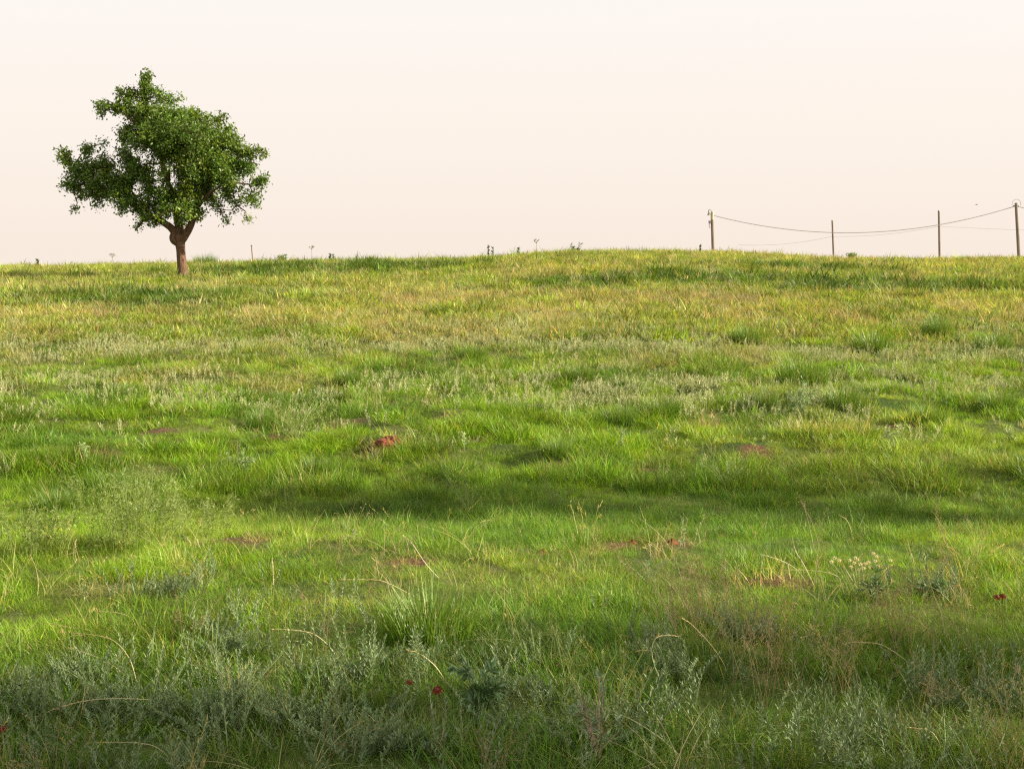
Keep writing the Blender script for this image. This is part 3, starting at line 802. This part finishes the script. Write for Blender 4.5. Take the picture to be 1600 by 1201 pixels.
bx, by, bz = at_y(394.5, 402, 47); t = thing('fence_post', 'thin rusty fence post on the skyline right of the lone tree', 'fence post', (bx, by, gz(bx, by) - .05))
leaning_pole(t, (0.02, 0, 0), (-0.03, 0, at_y(394, 384, 47)[2] - gz(bx, by) + .05), 0.022, 0.018, M_POST, 6, 'post')
pw = MB(); pw.box((-0.03, 0, at_y(394, 384, 47)[2] - gz(bx, by) + .06), (.06, .05, .03)); pw.build('post_cap', M_POST, t)

bx, by, bz = at_y(1526, 320, 70)
t = thing('bird', 'tiny bird flying in the pale sky left of the right edge pole', 'bird', (bx, by, bz))
mb = MB(); mb.tube([(-.13, 0, 0), (-.06, 0, .01), (.02, 0, .012), (.08, 0, .02), (.13, 0, .02)], [.012, .032, .036, .026, .008], 8); mb.build('body', M_CABLE, t); t.scale = (.6, .6, .6)
for s_ in (-1, 1):
    mb = MB(); mb.add([(.05, s_ * .03, .02), (-.05, s_ * .03, .02), (-.03, s_ * .17, .07), (.04, s_ * .18, .075), (-.06, s_ * .30, .05)], [(0, 1, 2, 3), (3, 2, 4)]); mb.build('wing', M_CABLE, t)

# ------------------------------------------------------------------ bunch grass tufts (things)
def tuft_mesh(n, seed):
    random.seed(seed); mb = MB()
    for _ in range(n):
        q = math.sqrt(random.random()); r = 0.40 * q; a = random.uniform(0, 6.283)
        c = cjit(0.3); tp_ = c * np.array([1.9, 1.5, 1.0])
        if random.random() < 0.08: c = STRAWF * 0.9; tp_ = c
        mb.blade((r * math.cos(a), r * math.sin(a), -.03), a + random.gauss(0, .8), random.uniform(.5, 1.0) * (1.05 - .45 * q * q), random.uniform(.02, .25), random.uniform(.0, .3), .011 * random.uniform(.7, 1.3), 4, c, tp_, droop=random.uniform(0, .2))
    return mb.mesh('blades', M_TUFT)
TM = [tuft_mesh(620, 100 + i) for i in range(4)]
TUFTS = [(1252, 606, 92, 44, 'largest dark bunch grass tuft on the right slope among silvery weeds'),
         (1166, 536, 54, 24, 'dark grass tuft up the slope right of centre below the golden dry grass'),
         (1200, 640, 44, 26, 'small grass tuft just below and left of the largest tuft'),
         (1318, 642, 76, 36, 'rounded grass tuft just below and right of the largest tuft'),
         (1362, 550, 74, 28, 'broad low green tuft right of the orange dry stems'),
         (1463, 524, 48, 26, 'bluish-green tuft high on the right slope'),
         (1552, 548, 64, 24, 'green tuft near the right edge high on the slope'),
         (905, 594, 50, 22, 'grass tuft in the middle of the slope just right of centre'),
         (545, 602, 46, 20, 'green tuft left of centre in the silvery drift'),
         (968, 662, 60, 24, 'dark tuft above the bare soil right of the centre'),
         (1560, 640, 70, 24, 'dark green tuft at the right edge below the silvery weeds'),
         (668, 1000, 170, 66, 'wide dark green tuft in the near foreground left of centre'),
         (1035, 650, 76, 26, 'low dark leafy clump right of centre by the silvery band'),
         (740, 560, 50, 18, 'small green tuft in the upper middle of the slope'),
         (495, 745, 60, 24, 'green tuft beside the bare soil spot left of centre'),
         (90, 800, 90, 30, 'dark green tuft by the left edge beside the feathery weed'),
         (410, 670, 60, 26, 'dark grass tuft beside the bare patch at left'),
         (320, 414, 40, 14, 'small bushy green tuft just right of the tree trunk'),
         (250, 428, 44, 12, 'dark low tuft standing in for the tree shadow just left of the trunk'),  # added tuft, darkens the ground where the tree shadow falls
         (870, 712, 60, 20, 'green tuft behind the long bare soil patch at centre'),
         (1450, 660, 60, 22, 'green tuft behind the pale weed on the right')]
for i, (u, v, wd, ht, lab) in enumerate(TUFTS):
    x0, y0, zz = at(u, v)
    t = thing('grass_tuft', lab, 'grass tuft', (x0, y0, zz), 'dark bunch grass tufts', random.uniform(0, 6.28))
    o = bpy.data.objects.new('blades', TM[i % 4]); COL.objects.link(o); o.parent = t
    k_ = y0 / FPX
    o.scale = (wd * k_ * 1.05, wd * k_ * 1.05, ht * k_ * 1.6 + 0.06)
    sb = MB()
    for q in range(5):
        a_ = random.uniform(0, 6.28); r_ = random.uniform(0, .1) * wd * k_
        sb.blade((r_ * math.cos(a_), r_ * math.sin(a_), 0), a_, (ht * k_ + .08) * random.uniform(.9, 1.3), random.uniform(.1, .5), random.uniform(.2, .6), .0022 + .0002 * y0, 4, cjit(.2))
    sb.build('dry_blades', M_STRAW, t)

# ------------------------------------------------------------------ sage plants in the foreground (things)
def sage_proto(seed, ns, h):
    random.seed(seed)
    st, lf = MB(), MB()
    for _ in range(ns):
        a_ = random.uniform(0, 6.28); r_ = random.uniform(0, .09)
        forb_stem(lf, (r_ * math.cos(a_), r_ * math.sin(a_), -.02), h * random.uniform(.6, 1.05), a_, random.uniform(.2, 1.1), 54, .034, .0085, st)
    return st.mesh('stems', M_SAGE), lf.mesh('foliage', M_SAGE)
SG = [sage_proto(40 + i, 9 + i % 5, .16 + .03 * (i % 3)) for i in range(6)]
random.seed(5)
spots = []
SAGE = [(110, 1130, 10, 90, 35, 'silvery sage plant in the drift filling the bottom left corner'),
        (330, 1140, 8, 90, 35, 'silvery sage plant in the shaded drift below the long arching straw stalk'),
        (520, 1120, 7, 70, 35, 'silvery sage plant in the drift left of the red wildflowers'),
        (570, 1050, 3, 50, 15, 'sage plant just above and left of the red wildflowers'),
        (790, 1090, 5, 60, 25, 'sage plant near the dark broad-leaved weed in the near foreground'),
        (880, 1150, 7, 80, 30, 'sage plant beside the woody bare-stemmed weed at the bottom'),
        (990, 1055, 3, 50, 20, 'sage plant under the hooked pale stalk right of centre'),
        (400, 1015, 4, 50, 15, 'sage plant rising from lit grass in the left foreground'),
        (1150, 1000, 4, 50, 12, 'sage plant beside the golden bent stalk on the right'),
        (1510, 1100, 6, 60, 35, 'sage plant by the dark hollow at the lower right'),
        (1470, 938, 3, 30, 6, 'sage plant below and right of the cream wildflowers'),
        (235, 925, 4, 50, 7, 'sage plant on the lit grass under the left lip of the swale'),
        (650, 1175, 7, 60, 15, 'sage plant at the bottom edge below the red wildflowers')]
for (u, v, n_, su, sv, lab) in SAGE:
    for _ in range(n_): spots.append((min(1640, max(-40, random.gauss(u, su * .7))), min(1215, random.gauss(v, sv * .7)), lab))
for i, (u, v, lab) in enumerate(spots):
    x0, y0, zz = at(u, v)
    t = thing('sage_plant', lab, 'sage plant', (x0, y0, zz), 'silvery sage plants of the foreground', random.uniform(0, 6.28))
    s_ = random.uniform(.42, .86); t.scale = (s_, s_, s_ * random.uniform(.85, 1.1))
    k_ = i % 6
    for nm, me in (('stems', SG[k_][0]), ('foliage', SG[k_][1])):
        o = bpy.data.objects.new(nm, me); COL.objects.link(o); o.parent = t

# ------------------------------------------------------------------ weeds with an outline of their own
def bushy(name, label, cat, u, v, hpx, wpx, ns, nbr, nleaf, ll, lw, mat, stemmat=None, group=None, yy=None, col=(1, 1, 1), srad=0.003, base=0.0):
    x0, y0, zz = at(u, v) if yy is None else at_y(u, v, yy)
    if yy is not None: zz = gz(x0, yy)
    top = at_y(u, v - hpx, y0)[2]
    h = max(.05, top - zz); wd = wpx * y0 / FPX
    t = thing(name, label, cat, (x0, y0, zz - .02), group)
    st, lf = MB(), MB()
    for _ in range(ns):
        a_ = random.uniform(0, 6.28); hh = h * random.uniform(.65, 1.05)
        reach = wd * .5 * math.sqrt(random.random())
        o = np.array([math.cos(a_), math.sin(a_), 0])
        P = lambda q: o * reach * (base + (1 - base) * (.35 * q + .65 * q * q)) + np.array([0, 0, hh * q])
        st.tube([P(0), P(.33), P(.66), P(1)], [srad, srad * .8, srad * .6, srad * .35], 3, cjit(.15), cap=False)
        for b_ in range(nbr):
            q = random.uniform(.3, .98); p0 = P(q)
            d = RNG.normal(size=3) * .7 + o * .5 + np.array([0, 0, .8]); d /= np.linalg.norm(d)
            bl = h * random.uniform(.12, .28) * (1.2 - q * .6)
            p1_ = p0 + d * bl
            st.tube([p0, (p0 + p1_) / 2 + RNG.normal(size=3) * .01 * bl, p1_], [srad * .5, srad * .4, srad * .25], 3, cjit(.15), cap=False)
            for l_ in range(nleaf):
                s2 = random.uniform(.2, 1.05)
                lf.leaf(p0 + d * bl * s2, d + RNG.normal(size=3) * .7, ll * random.uniform(.6, 1.2), lw * random.uniform(.7, 1.2), col=cjit(.25) * np.array(col))
    st.build('stems', stemmat or mat, t)
    if nleaf: lf.build('foliage', mat, t)
    return t
random.seed(21)
bushy('feathery_weed', 'big airy olive-green feathery weed in the left middle ground', 'weed', 215, 862, 125, 190, 46, 15, 6, .026, .0042, M_WEED, base=.7, srad=.002)
bushy('feathery_weed', 'feathery olive weed at the left edge beside the dark tuft', 'weed', 50, 874, 95, 150, 26, 13, 6, .026, .0042, M_WEED, base=.7, srad=.002)
bushy('feathery_weed', 'lower feathery weed just right of the big airy one', 'weed', 320, 840, 70, 110, 20, 12, 6, .026, .0042, M_WEED, base=.7, srad=.002)
bushy('feathery_weed', 'feathery weed standing behind the big airy one near pale sprigs', 'weed', 180, 800, 70, 170, 26, 12, 6, .026, .0042, M_WEED, base=.7, srad=.002)
WIS = 'wispy see-through weeds'
bushy('wispy_weed', 'wispy fan-shaped weed with pale stems in the dark shadow band at centre', 'weed', 733, 806, 76, 100, 14, 9, 4, .018, .0028, M_WEED, group=WIS, col=(.9, .9, 1.1), srad=.002)
bushy('wispy_weed', 'faint wispy weed in the shadow band just right of centre', 'weed', 872, 800, 66, 110, 14, 9, 4, .018, .0028, M_WEED, group=WIS, col=(.8, .85, 1.2), srad=.002)
bushy('wispy_weed', 'bluish wispy weed above the dark ledge in the right middle ground', 'weed', 1135, 765, 60, 100, 16, 9, 5, .02, .003, M_WEED, group=WIS, col=(.7, .85, 1.3), srad=.002)
bushy('wispy_weed', 'pale olive airy weed above the bare spot left of centre', 'weed', 465, 684, 60, 120, 22, 10, 5, .028, .004, M_WEED, group=WIS, col=(1.1, 1.05, 1), srad=.002)
bushy('wispy_weed', 'thin upright wispy weed left of the dark shadow band', 'weed', 448, 800, 56, 50, 7, 7, 4, .02, .003, M_WEED, group=WIS, srad=.002)
bushy('pale_weed', 'pale silvery weed standing tall on the right by the reddish bare soil', 'weed', 1392, 694, 34, 44, 8, 4, 6, .045, .012, M_SAGE, col=(1.8, 1.6, 1.5))
bushy('pale_weed', 'pale silvery weed below the largest grass tuft', 'weed', 1252, 650, 48, 60, 12, 5, 6, .05, .014, M_SAGE, col=(1.25, 1.25, 1.1))
bushy('pale_weed', 'pale silvery weed at the right edge beside a dark hollow', 'weed', 1580, 694, 34, 40, 8, 4, 6, .045, .012, M_SAGE, col=(1.8, 1.6, 1.5))
bushy('pale_weed', 'single pale leafy weed sprig on bright grass right of centre', 'weed', 968, 712, 48, 18, 2, 6, 5, .04, .01, M_SAGE, col=(1.8, 1.6, 1.5))
bushy('pale_weed', 'small pale weed sprig on bright grass at the centre', 'weed', 726, 704, 36, 18, 2, 5, 5, .04, .01, M_SAGE, col=(1.8, 1.6, 1.5))
bushy('pale_weed', 'pale weed sprig behind the big feathery weed', 'weed', 132, 722, 36, 20, 3, 5, 5, .04, .01, M_SAGE, col=(1.8, 1.6, 1.5))
bushy('pale_weed', 'tiny upright pale sprig at the left lip of the swale', 'weed', 549, 848, 24, 10, 2, 4, 4, .03, .008, M_SAGE, col=(1.5, 1.45, 1.3))
bushy('pale_weed', 'pale weed with grey leaves left of the shadow band', 'weed', 378, 745, 44, 50, 10, 4, 6, .045, .012, M_SAGE, col=(1.25, 1.25, 1.1))
bushy('dark_weed', 'dark leafy weed with broad leaves in the near foreground just left of centre', 'weed', 755, 1130, 105, 90, 6, 6, 6, .05, .016, M_WEEDDARK, col=(1.3, 1.6, 1.5))
bushy('dark_weed', 'dark spiky low weed by the cream wildflowers', 'weed', 1362, 940, 50, 50, 8, 3, 5, .05, .01, M_WEEDDARK, col=(1.2, 1.6, 1.2))
bushy('dark_weed', 'tiny dark weed at the left lip of the swale', 'weed', 290, 850, 22, 22, 4, 3, 4, .03, .01, M_WEEDDARK)
bushy('dark_weed', 'broad-leaved bluish weed near the right edge behind sage', 'weed', 1452, 935, 36, 50, 7, 3, 5, .05, .02, M_WEEDDARK, col=(1.5, 1.9, 1.9))
bushy('bare_shrub', 'woody weed with thick bare stems at the bottom right of centre', 'weed', 935, 1201, 150, 110, 7, 5, 5, .04, .008, M_SAGE, M_DRYWEED, srad=.005)
# skyline weeds
SK = 46.0
def spike(u, v, hpx, label, wpx=8):
    x0, y0, _ = at_y(u, v, SK); zz = gz(x0, y0); h = at_y(u, v - hpx, SK)[2] - zz; k_ = SK / FPX
    t = thing('spike_weed', label, 'weed', (x0, y0, zz - .03), 'dark spiky weeds on the skyline')
    s_, l_ = MB(), MB(); s_.tube([(0, 0, 0), (.01, 0, h * .5), (0, 0, h)], [.018, .014, .008], 5)
    for i in range(46):
        q = random.uniform(.25, 1.02); a_ = random.uniform(0, 6.28)
        l_.leaf((0, 0, h * q), (math.cos(a_), math.sin(a_), random.uniform(.5, 1.6)), wpx * k_ * .5 * random.uniform(.5, 1.2), .04, col=cjit(.2))
    s_.build('stem', M_WEEDDARK, t); l_.build('foliage', M_WEEDDARK, t)
spike(763, 400, 17, 'taller dark spiky weed of the pair on the skyline at centre')
spike(770, 400, 14, 'shorter dark spiky weed of the pair on the skyline at centre')
spike(810, 396, 9, 'dark-headed low weed on the skyline just left of the hilltop', 9)
spike(516, 406, 9, 'left dark weed head of a tiny pair on the left skyline', 8)
spike(521, 406, 9, 'right dark weed head of a tiny pair on the left skyline', 8)
spike(59, 414, 9, 'dark weed speck on the skyline near the left edge', 9)
spike(1094, 394, 12, 'thin dark weed on the skyline just left of the lamp pole', 7)
def umbel(u, v, hpx, label):
    x0, y0, _ = at_y(u, v, SK); zz = gz(x0, y0); h = at_y(u, v - hpx, SK)[2] - zz
    t = thing('umbel_weed', label, 'weed', (x0, y0, zz - .03), 'thin dry umbel weeds on the skyline')
    s_ = MB(); s_.tube([(0, 0, 0), (.015, 0, h * .5), (0, 0, h)], [.009, .008, .006], 4); hd = MB()
    for i in range(9):
        a_ = random.uniform(0, 6.28); r_ = random.uniform(.04, .12); p = np.array([r_ * math.cos(a_), r_ * math.sin(a_), h + random.uniform(.0, .07)])
        hd.tube([(0, 0, h - .08), p], .004, 3)
        for j in range(5): hd.leaf(p, RNG.normal(size=3), .04, .025, col=cjit(.2))
    s_.build('stem', M_DRYWEED, t); hd.build('flower_head', M_DRYWEED, t)
umbel(838, 396, 20, 'thin dry umbel weed on the skyline just left of the hilltop')
umbel(487, 406, 21, 'thin dry umbel weed on the skyline between the fence post and centre')
umbel(176, 414, 16, 'faint dry umbel weed on the skyline left of the tree trunk')
bushy('forked_weed', 'dark forked leafy weed on top of the hill at centre', 'weed', 899, 396, 16, 24, 5, 4, 5, .10, .04, M_WEEDDARK, yy=SK, srad=.012)
bushy('skyline_bush', 'small round green bush on the skyline right of the thin pole', 'bush', 1331, 404, 8, 18, 14, 5, 6, .10, .03, M_WEED, yy=SK, col=(.7, .85, .8))
bushy('skyline_bush', 'little green bush on the skyline left of centre by the fence post', 'bush', 441, 408, 10, 16, 12, 5, 6, .10, .03, M_WEED, yy=SK, col=(.8, .9, .8))

# ------------------------------------------------------------------ flowers
def red_flower(u, v, label, r_=.021, yy=None):
    d = ray(u, v); x0, y0, zz = at(u, v + 55)
    hx, hy, hz = at_y(u, v, y0)
    zz = gz(hx, y0)
    t = thing('red_wildflower', label, 'wildflower', (hx, y0, zz), 'red wildflowers in the grass')
    h = hz - zz
    s_ = MB(); s_.tube([(0.01, .01, -.01), (.004, 0, h * .5), (0, 0, h)], [.0025, .002, .0018], 5); s_.build('stem', M_WEED, t)
    tl = np.array([random.uniform(-.3, .3), -.55, .8]); tl /= np.linalg.norm(tl)
    e1 = np.cross(tl, [1, 0, 0]); e1 /= np.linalg.norm(e1); e2 = np.cross(tl, e1)
    for i in range(9):
        a_ = i / 9 * 6.283; dd = math.cos(a_) * e1 + math.sin(a_) * e2
        p = MB(); p.leaf(np.array([0, 0, h]) + dd * r_ * .25, dd - tl * random.uniform(.1, .5), r_, r_ * .62, nrm=tl, col=cjit(.2)); p.build('petal', M_PETAL, t)
    ds = MB(); ds.tube([np.array([0, 0, h]) - tl * .003, np.array([0, 0, h]) + tl * .003, np.array([0, 0, h]) + tl * .007], [r_ * .42, r_ * .4, r_ * .15], 8); ds.build('flower_disc', M_DISC, t)
red_flower(683, 1077, 'dark red wildflower in the near foreground, the right one of two', .017)
red_flower(640, 1065, 'small orange-red wildflower in the near foreground, the left one of two', .011)
red_flower(1558, 932, 'dark red wildflower left of a pair at the right edge', .016)
red_flower(1567, 930, 'dark red wildflower right of a pair at the right edge', .016)
red_flower(4, 1137, 'red wildflower at the left edge of the near foreground', .013)

x0, y0, zz = at(1345, 925)
t = thing('cream_wildflowers', 'clump of small cream wildflowers on thin stems at right', 'wildflower', (x0, y0, zz))
s_ = MB()
for (u, v) in ((1305, 872), (1312, 876), (1300, 878), (1328, 876), (1335, 880), (1330, 886), (1345, 882), (1340, 875), (1352, 881), (1358, 879), (1365, 865), (1370, 870), (1368, 877), (1372, 885), (1360, 887), (1350, 888), (1392, 876), (1337, 872), (1342, 890)):
    hx, hy, hz = at_y(u, v, y0 + random.uniform(-.08, .08))
    p = np.array([hx - x0, hy - y0, hz - zz])
    s_.tube([(p[0] * .3, p[1] * .3, 0), (p[0] * .7, p[1] * .6, p[2] * .6), p], [.0013, .0010, .0007], 3, cap=False)
    fh = MB(); ring = [p]
    for i in range(16):
        a_ = i / 16 * 6.283; rr = (.015 if i % 2 == 0 else .007) * random.uniform(.85, 1.1)
        ring.append(p + np.array([rr * math.cos(a_), rr * .8 * math.sin(a_), .003 + rr * .5 * math.sin(a_)]))
    fh.add(ring, [(0, 1 + i, 1 + (i + 1) % 16) for i in range(16)], cjit(.12))
    f_ = fh.build('flower_head', M_CREAM, t)
    dc = MB(); dc.tube([p + [0, 0, .001], p + [0, -.003, .007]], [.0055, .002], 6); dc.build('flower_disc', M_YELLOW, f_)
s_.build('stems', M_WEED, t)

# plant with paired leaflets along two arching fronds
x0, y0, zz = at(1012, 912)
t = thing('frond_weed', 'dark weed with two fronds of paired leaflets on lit grass right of centre', 'weed', (x0, y0, zz))
s_, l_ = MB(), MB()
for az, hx in ((2.9, .12), (.5, .10), (1.5, .05)):
    o = np.array([math.cos(az), math.sin(az), 0])
    P = lambda q: o * hx * q * 1.1 + np.array([0, 0, .11 * (q * 1.4 - .5 * q * q)])
    s_.tube([P(q) for q in np.linspace(0, 1, 5)], [.002, .002, .0016, .0014, .001], 4)
    for q in np.linspace(.25, 1, 9):
        for sg in (-1, 1):
            l_.leaf(P(q), np.array([-math.sin(az) * sg, math.cos(az) * sg, .5]) + o * .3, .022, .008, col=cjit(.2) * np.array([2.2, 2.3, 2.6]))
s_.build('stems', M_DRYWEED, t); l_.build('leaflets', M_WEEDDARK, t)

# ------------------------------------------------------------------ long arching straw stalks that catch the sun (things)
def arch(label, pix, yoff=0.0):
    """pix: photo pixels from the root to the tip; the root stands on the ground"""
    x0, y0, zz = at(*pix[0])
    P = [np.array([0, 0, -.01])]
    for i, (u, v) in enumerate(pix[1:]):
        yy = y0 + yoff * (i + 1) / (len(pix) - 1)
        q = at_y(u, v, yy); P.append(np.array([q[0] - x0, q[1] - y0, q[2] - zz]))
    P = smooth_path(P, 5)
    t = thing('dry_grass_stalk', label, 'grass stalk', (x0, y0, zz), 'long arching dry grass stalks')
    mb = MB(); c = cjit(.12) * 1.1
    mb.tube(P, np.linspace(.0016, .0007, len(P)), 4, c); mb.build('stem', M_STRAW, t)
    hd = MB(); n = len(P)
    for i in range(int(n * .55), n):
        d = P[min(i + 1, n - 1)] - P[max(i - 1, 0)]
        for _ in range(2): hd.leaf(P[i], d / (np.linalg.norm(d) + 1e-9) + RNG.normal(size=3) * .25, .015, .0024, col=c * np.array([1.05, 1, .85]))
    hd.build('seed_head', M_STRAW, t)
ARCH = [('long pale stalk arching left low in the left foreground over sage', [(232, 1138), (236, 1100), (225, 1092), (150, 1092), (95, 1104), (60, 1118)]),
        ('straw stalk arching left to right across lit grass at the far left', [(215, 1070), (203, 1030), (180, 1002), (150, 992), (110, 988)]),
        ('long straw stalk drooping right in the left foreground', [(25, 1000), (60, 975), (85, 974), (100, 978), (145, 985)]),
        ('bright straw stalk leaning left beneath the lit lip at left', [(205, 1060), (170, 1035), (130, 1018), (110, 1012)]),
        ('upright bright straw stalk at the left third', [(152, 986), (152, 960), (151, 950)]),
        ('kinked straw stalk bending right from the upright one', [(215, 985), (205, 965), (180, 956), (152, 955)]),
        ('upright golden straw stalk under the lip left of centre', [(427, 935), (427, 905), (426, 875)]),
        ('golden stalk arching down right below the upright golden one', [(530, 1030), (515, 1010), (490, 990), (460, 984), (430, 982)]),
        ('stalk leaning left at the lip left of centre', [(690, 905), (665, 880), (645, 850), (632, 838)]),
        ('long stalk lying over bright grass at centre', [(640, 925), (600, 908), (570, 905), (533, 905)]),
        ('golden stalk bending down on the right third', [(1140, 1065), (1130, 1035), (1105, 1000), (1080, 975), (1066, 965)]),
        ('pale stalk arching left to right on the right foreground', [(1435, 1055), (1420, 1035), (1380, 1008), (1350, 1003), (1325, 1004)]),
        ('straw stalk crossing others below the cream wildflowers', [(1265, 915), (1245, 890), (1220, 875), (1190, 866)]),
        ('pale stalk arching over the bare soil below the cream wildflowers', [(1318, 905), (1300, 896), (1270, 891), (1240, 890), (1222, 892)]),
        ('steep golden stalk left of the cream wildflowers', [(1275, 918), (1255, 880), (1243, 860), (1238, 840)]),
        ('golden stalk right of the cream wildflowers', [(1428, 915), (1428, 880), (1422, 860), (1418, 845)]),
        ('short golden stalk pair leaning under the cream wildflowers', [(1338, 915), (1325, 895), (1318, 884)]),
        ('pinkish seed stalk nodding by the dark hollow at bottom right', [(1475, 1185), (1465, 1155), (1450, 1140), (1420, 1136)]),
        ('orange seed stalk nodding at the bottom right edge', [(1590, 1165), (1580, 1148), (1560, 1138), (1540, 1132)]),
        ('pale curved stalk hooking over right of centre foreground', [(1040, 1080), (1020, 1030), (1022, 1000), (1040, 992), (1062, 994)]),
        ('straw stalk leaning right from the dark tuft', [(700, 1068), (680, 1040), (655, 1020), (640, 1016)]),
        ('pale straw stalk low at the bottom left foreground', [(275, 1195), (250, 1170), (215, 1160), (140, 1160)]),
        ('leaning stalk in the shadow band at right', [(1335, 845), (1325, 815), (1312, 805)]),
        ('thin stalk curving above the lip at right', [(1135, 818), (1125, 806), (1105, 802), (1092, 808)])]
for lab, px in ARCH: arch(lab, px, random.uniform(-.1, .1))

# ------------------------------------------------------------------ red soil clods on the bare spots
def clod(u, v, wpx, hpx, label):
    x0, y0, zz = at(u, v); k_ = y0 / FPX; rx, rz_ = wpx * k_ / 2, hpx * k_
    n1, n2 = 12, 6; vs, fs = [], []
    for i in range(n2):
        th = i / n2 * math.pi / 2
        for j in range(n1):
            a_ = j / n1 * 6.283; q = 1 + .35 * (random.random() - .5)
            vs.append((rx * math.cos(th) * math.cos(a_) * q, rx * .8 * math.cos(th) * math.sin(a_) * q, rz_ * math.sin(th) * q - .01))
    vs.append((0, 0, rz_))
    for i in range(n2 - 1):
        for j in range(n1): fs.append((i * n1 + j, i * n1 + (j + 1) % n1, (i + 1) * n1 + (j + 1) % n1, (i + 1) * n1 + j))
    for j in range(n1): fs.append(((n2 - 1) * n1 + j, (n2 - 1) * n1 + (j + 1) % n1, n2 * n1))
    mb = MB(); mb.add(vs, fs); o = mb.build('soil_clod', M_CLOD); o.location = (x0, y0, zz)
    o['label'] = label; o['category'] = 'soil clod'; o['group'] = 'reddish soil clods'
clod(612, 702, 54, 21, 'rusty red soil clod on the bare spot left of centre')
clod(1050, 850, 20, 10, 'dark red soil clod on the lip right of centre')
clod(988, 850, 18, 9, 'dark red soil clod on the lip left of another clod')
clod(625, 880, 20, 6, 'small red soil clod below the lip left of centre')
clod(848, 864, 16, 8, 'brown soil clod in bright grass at centre')
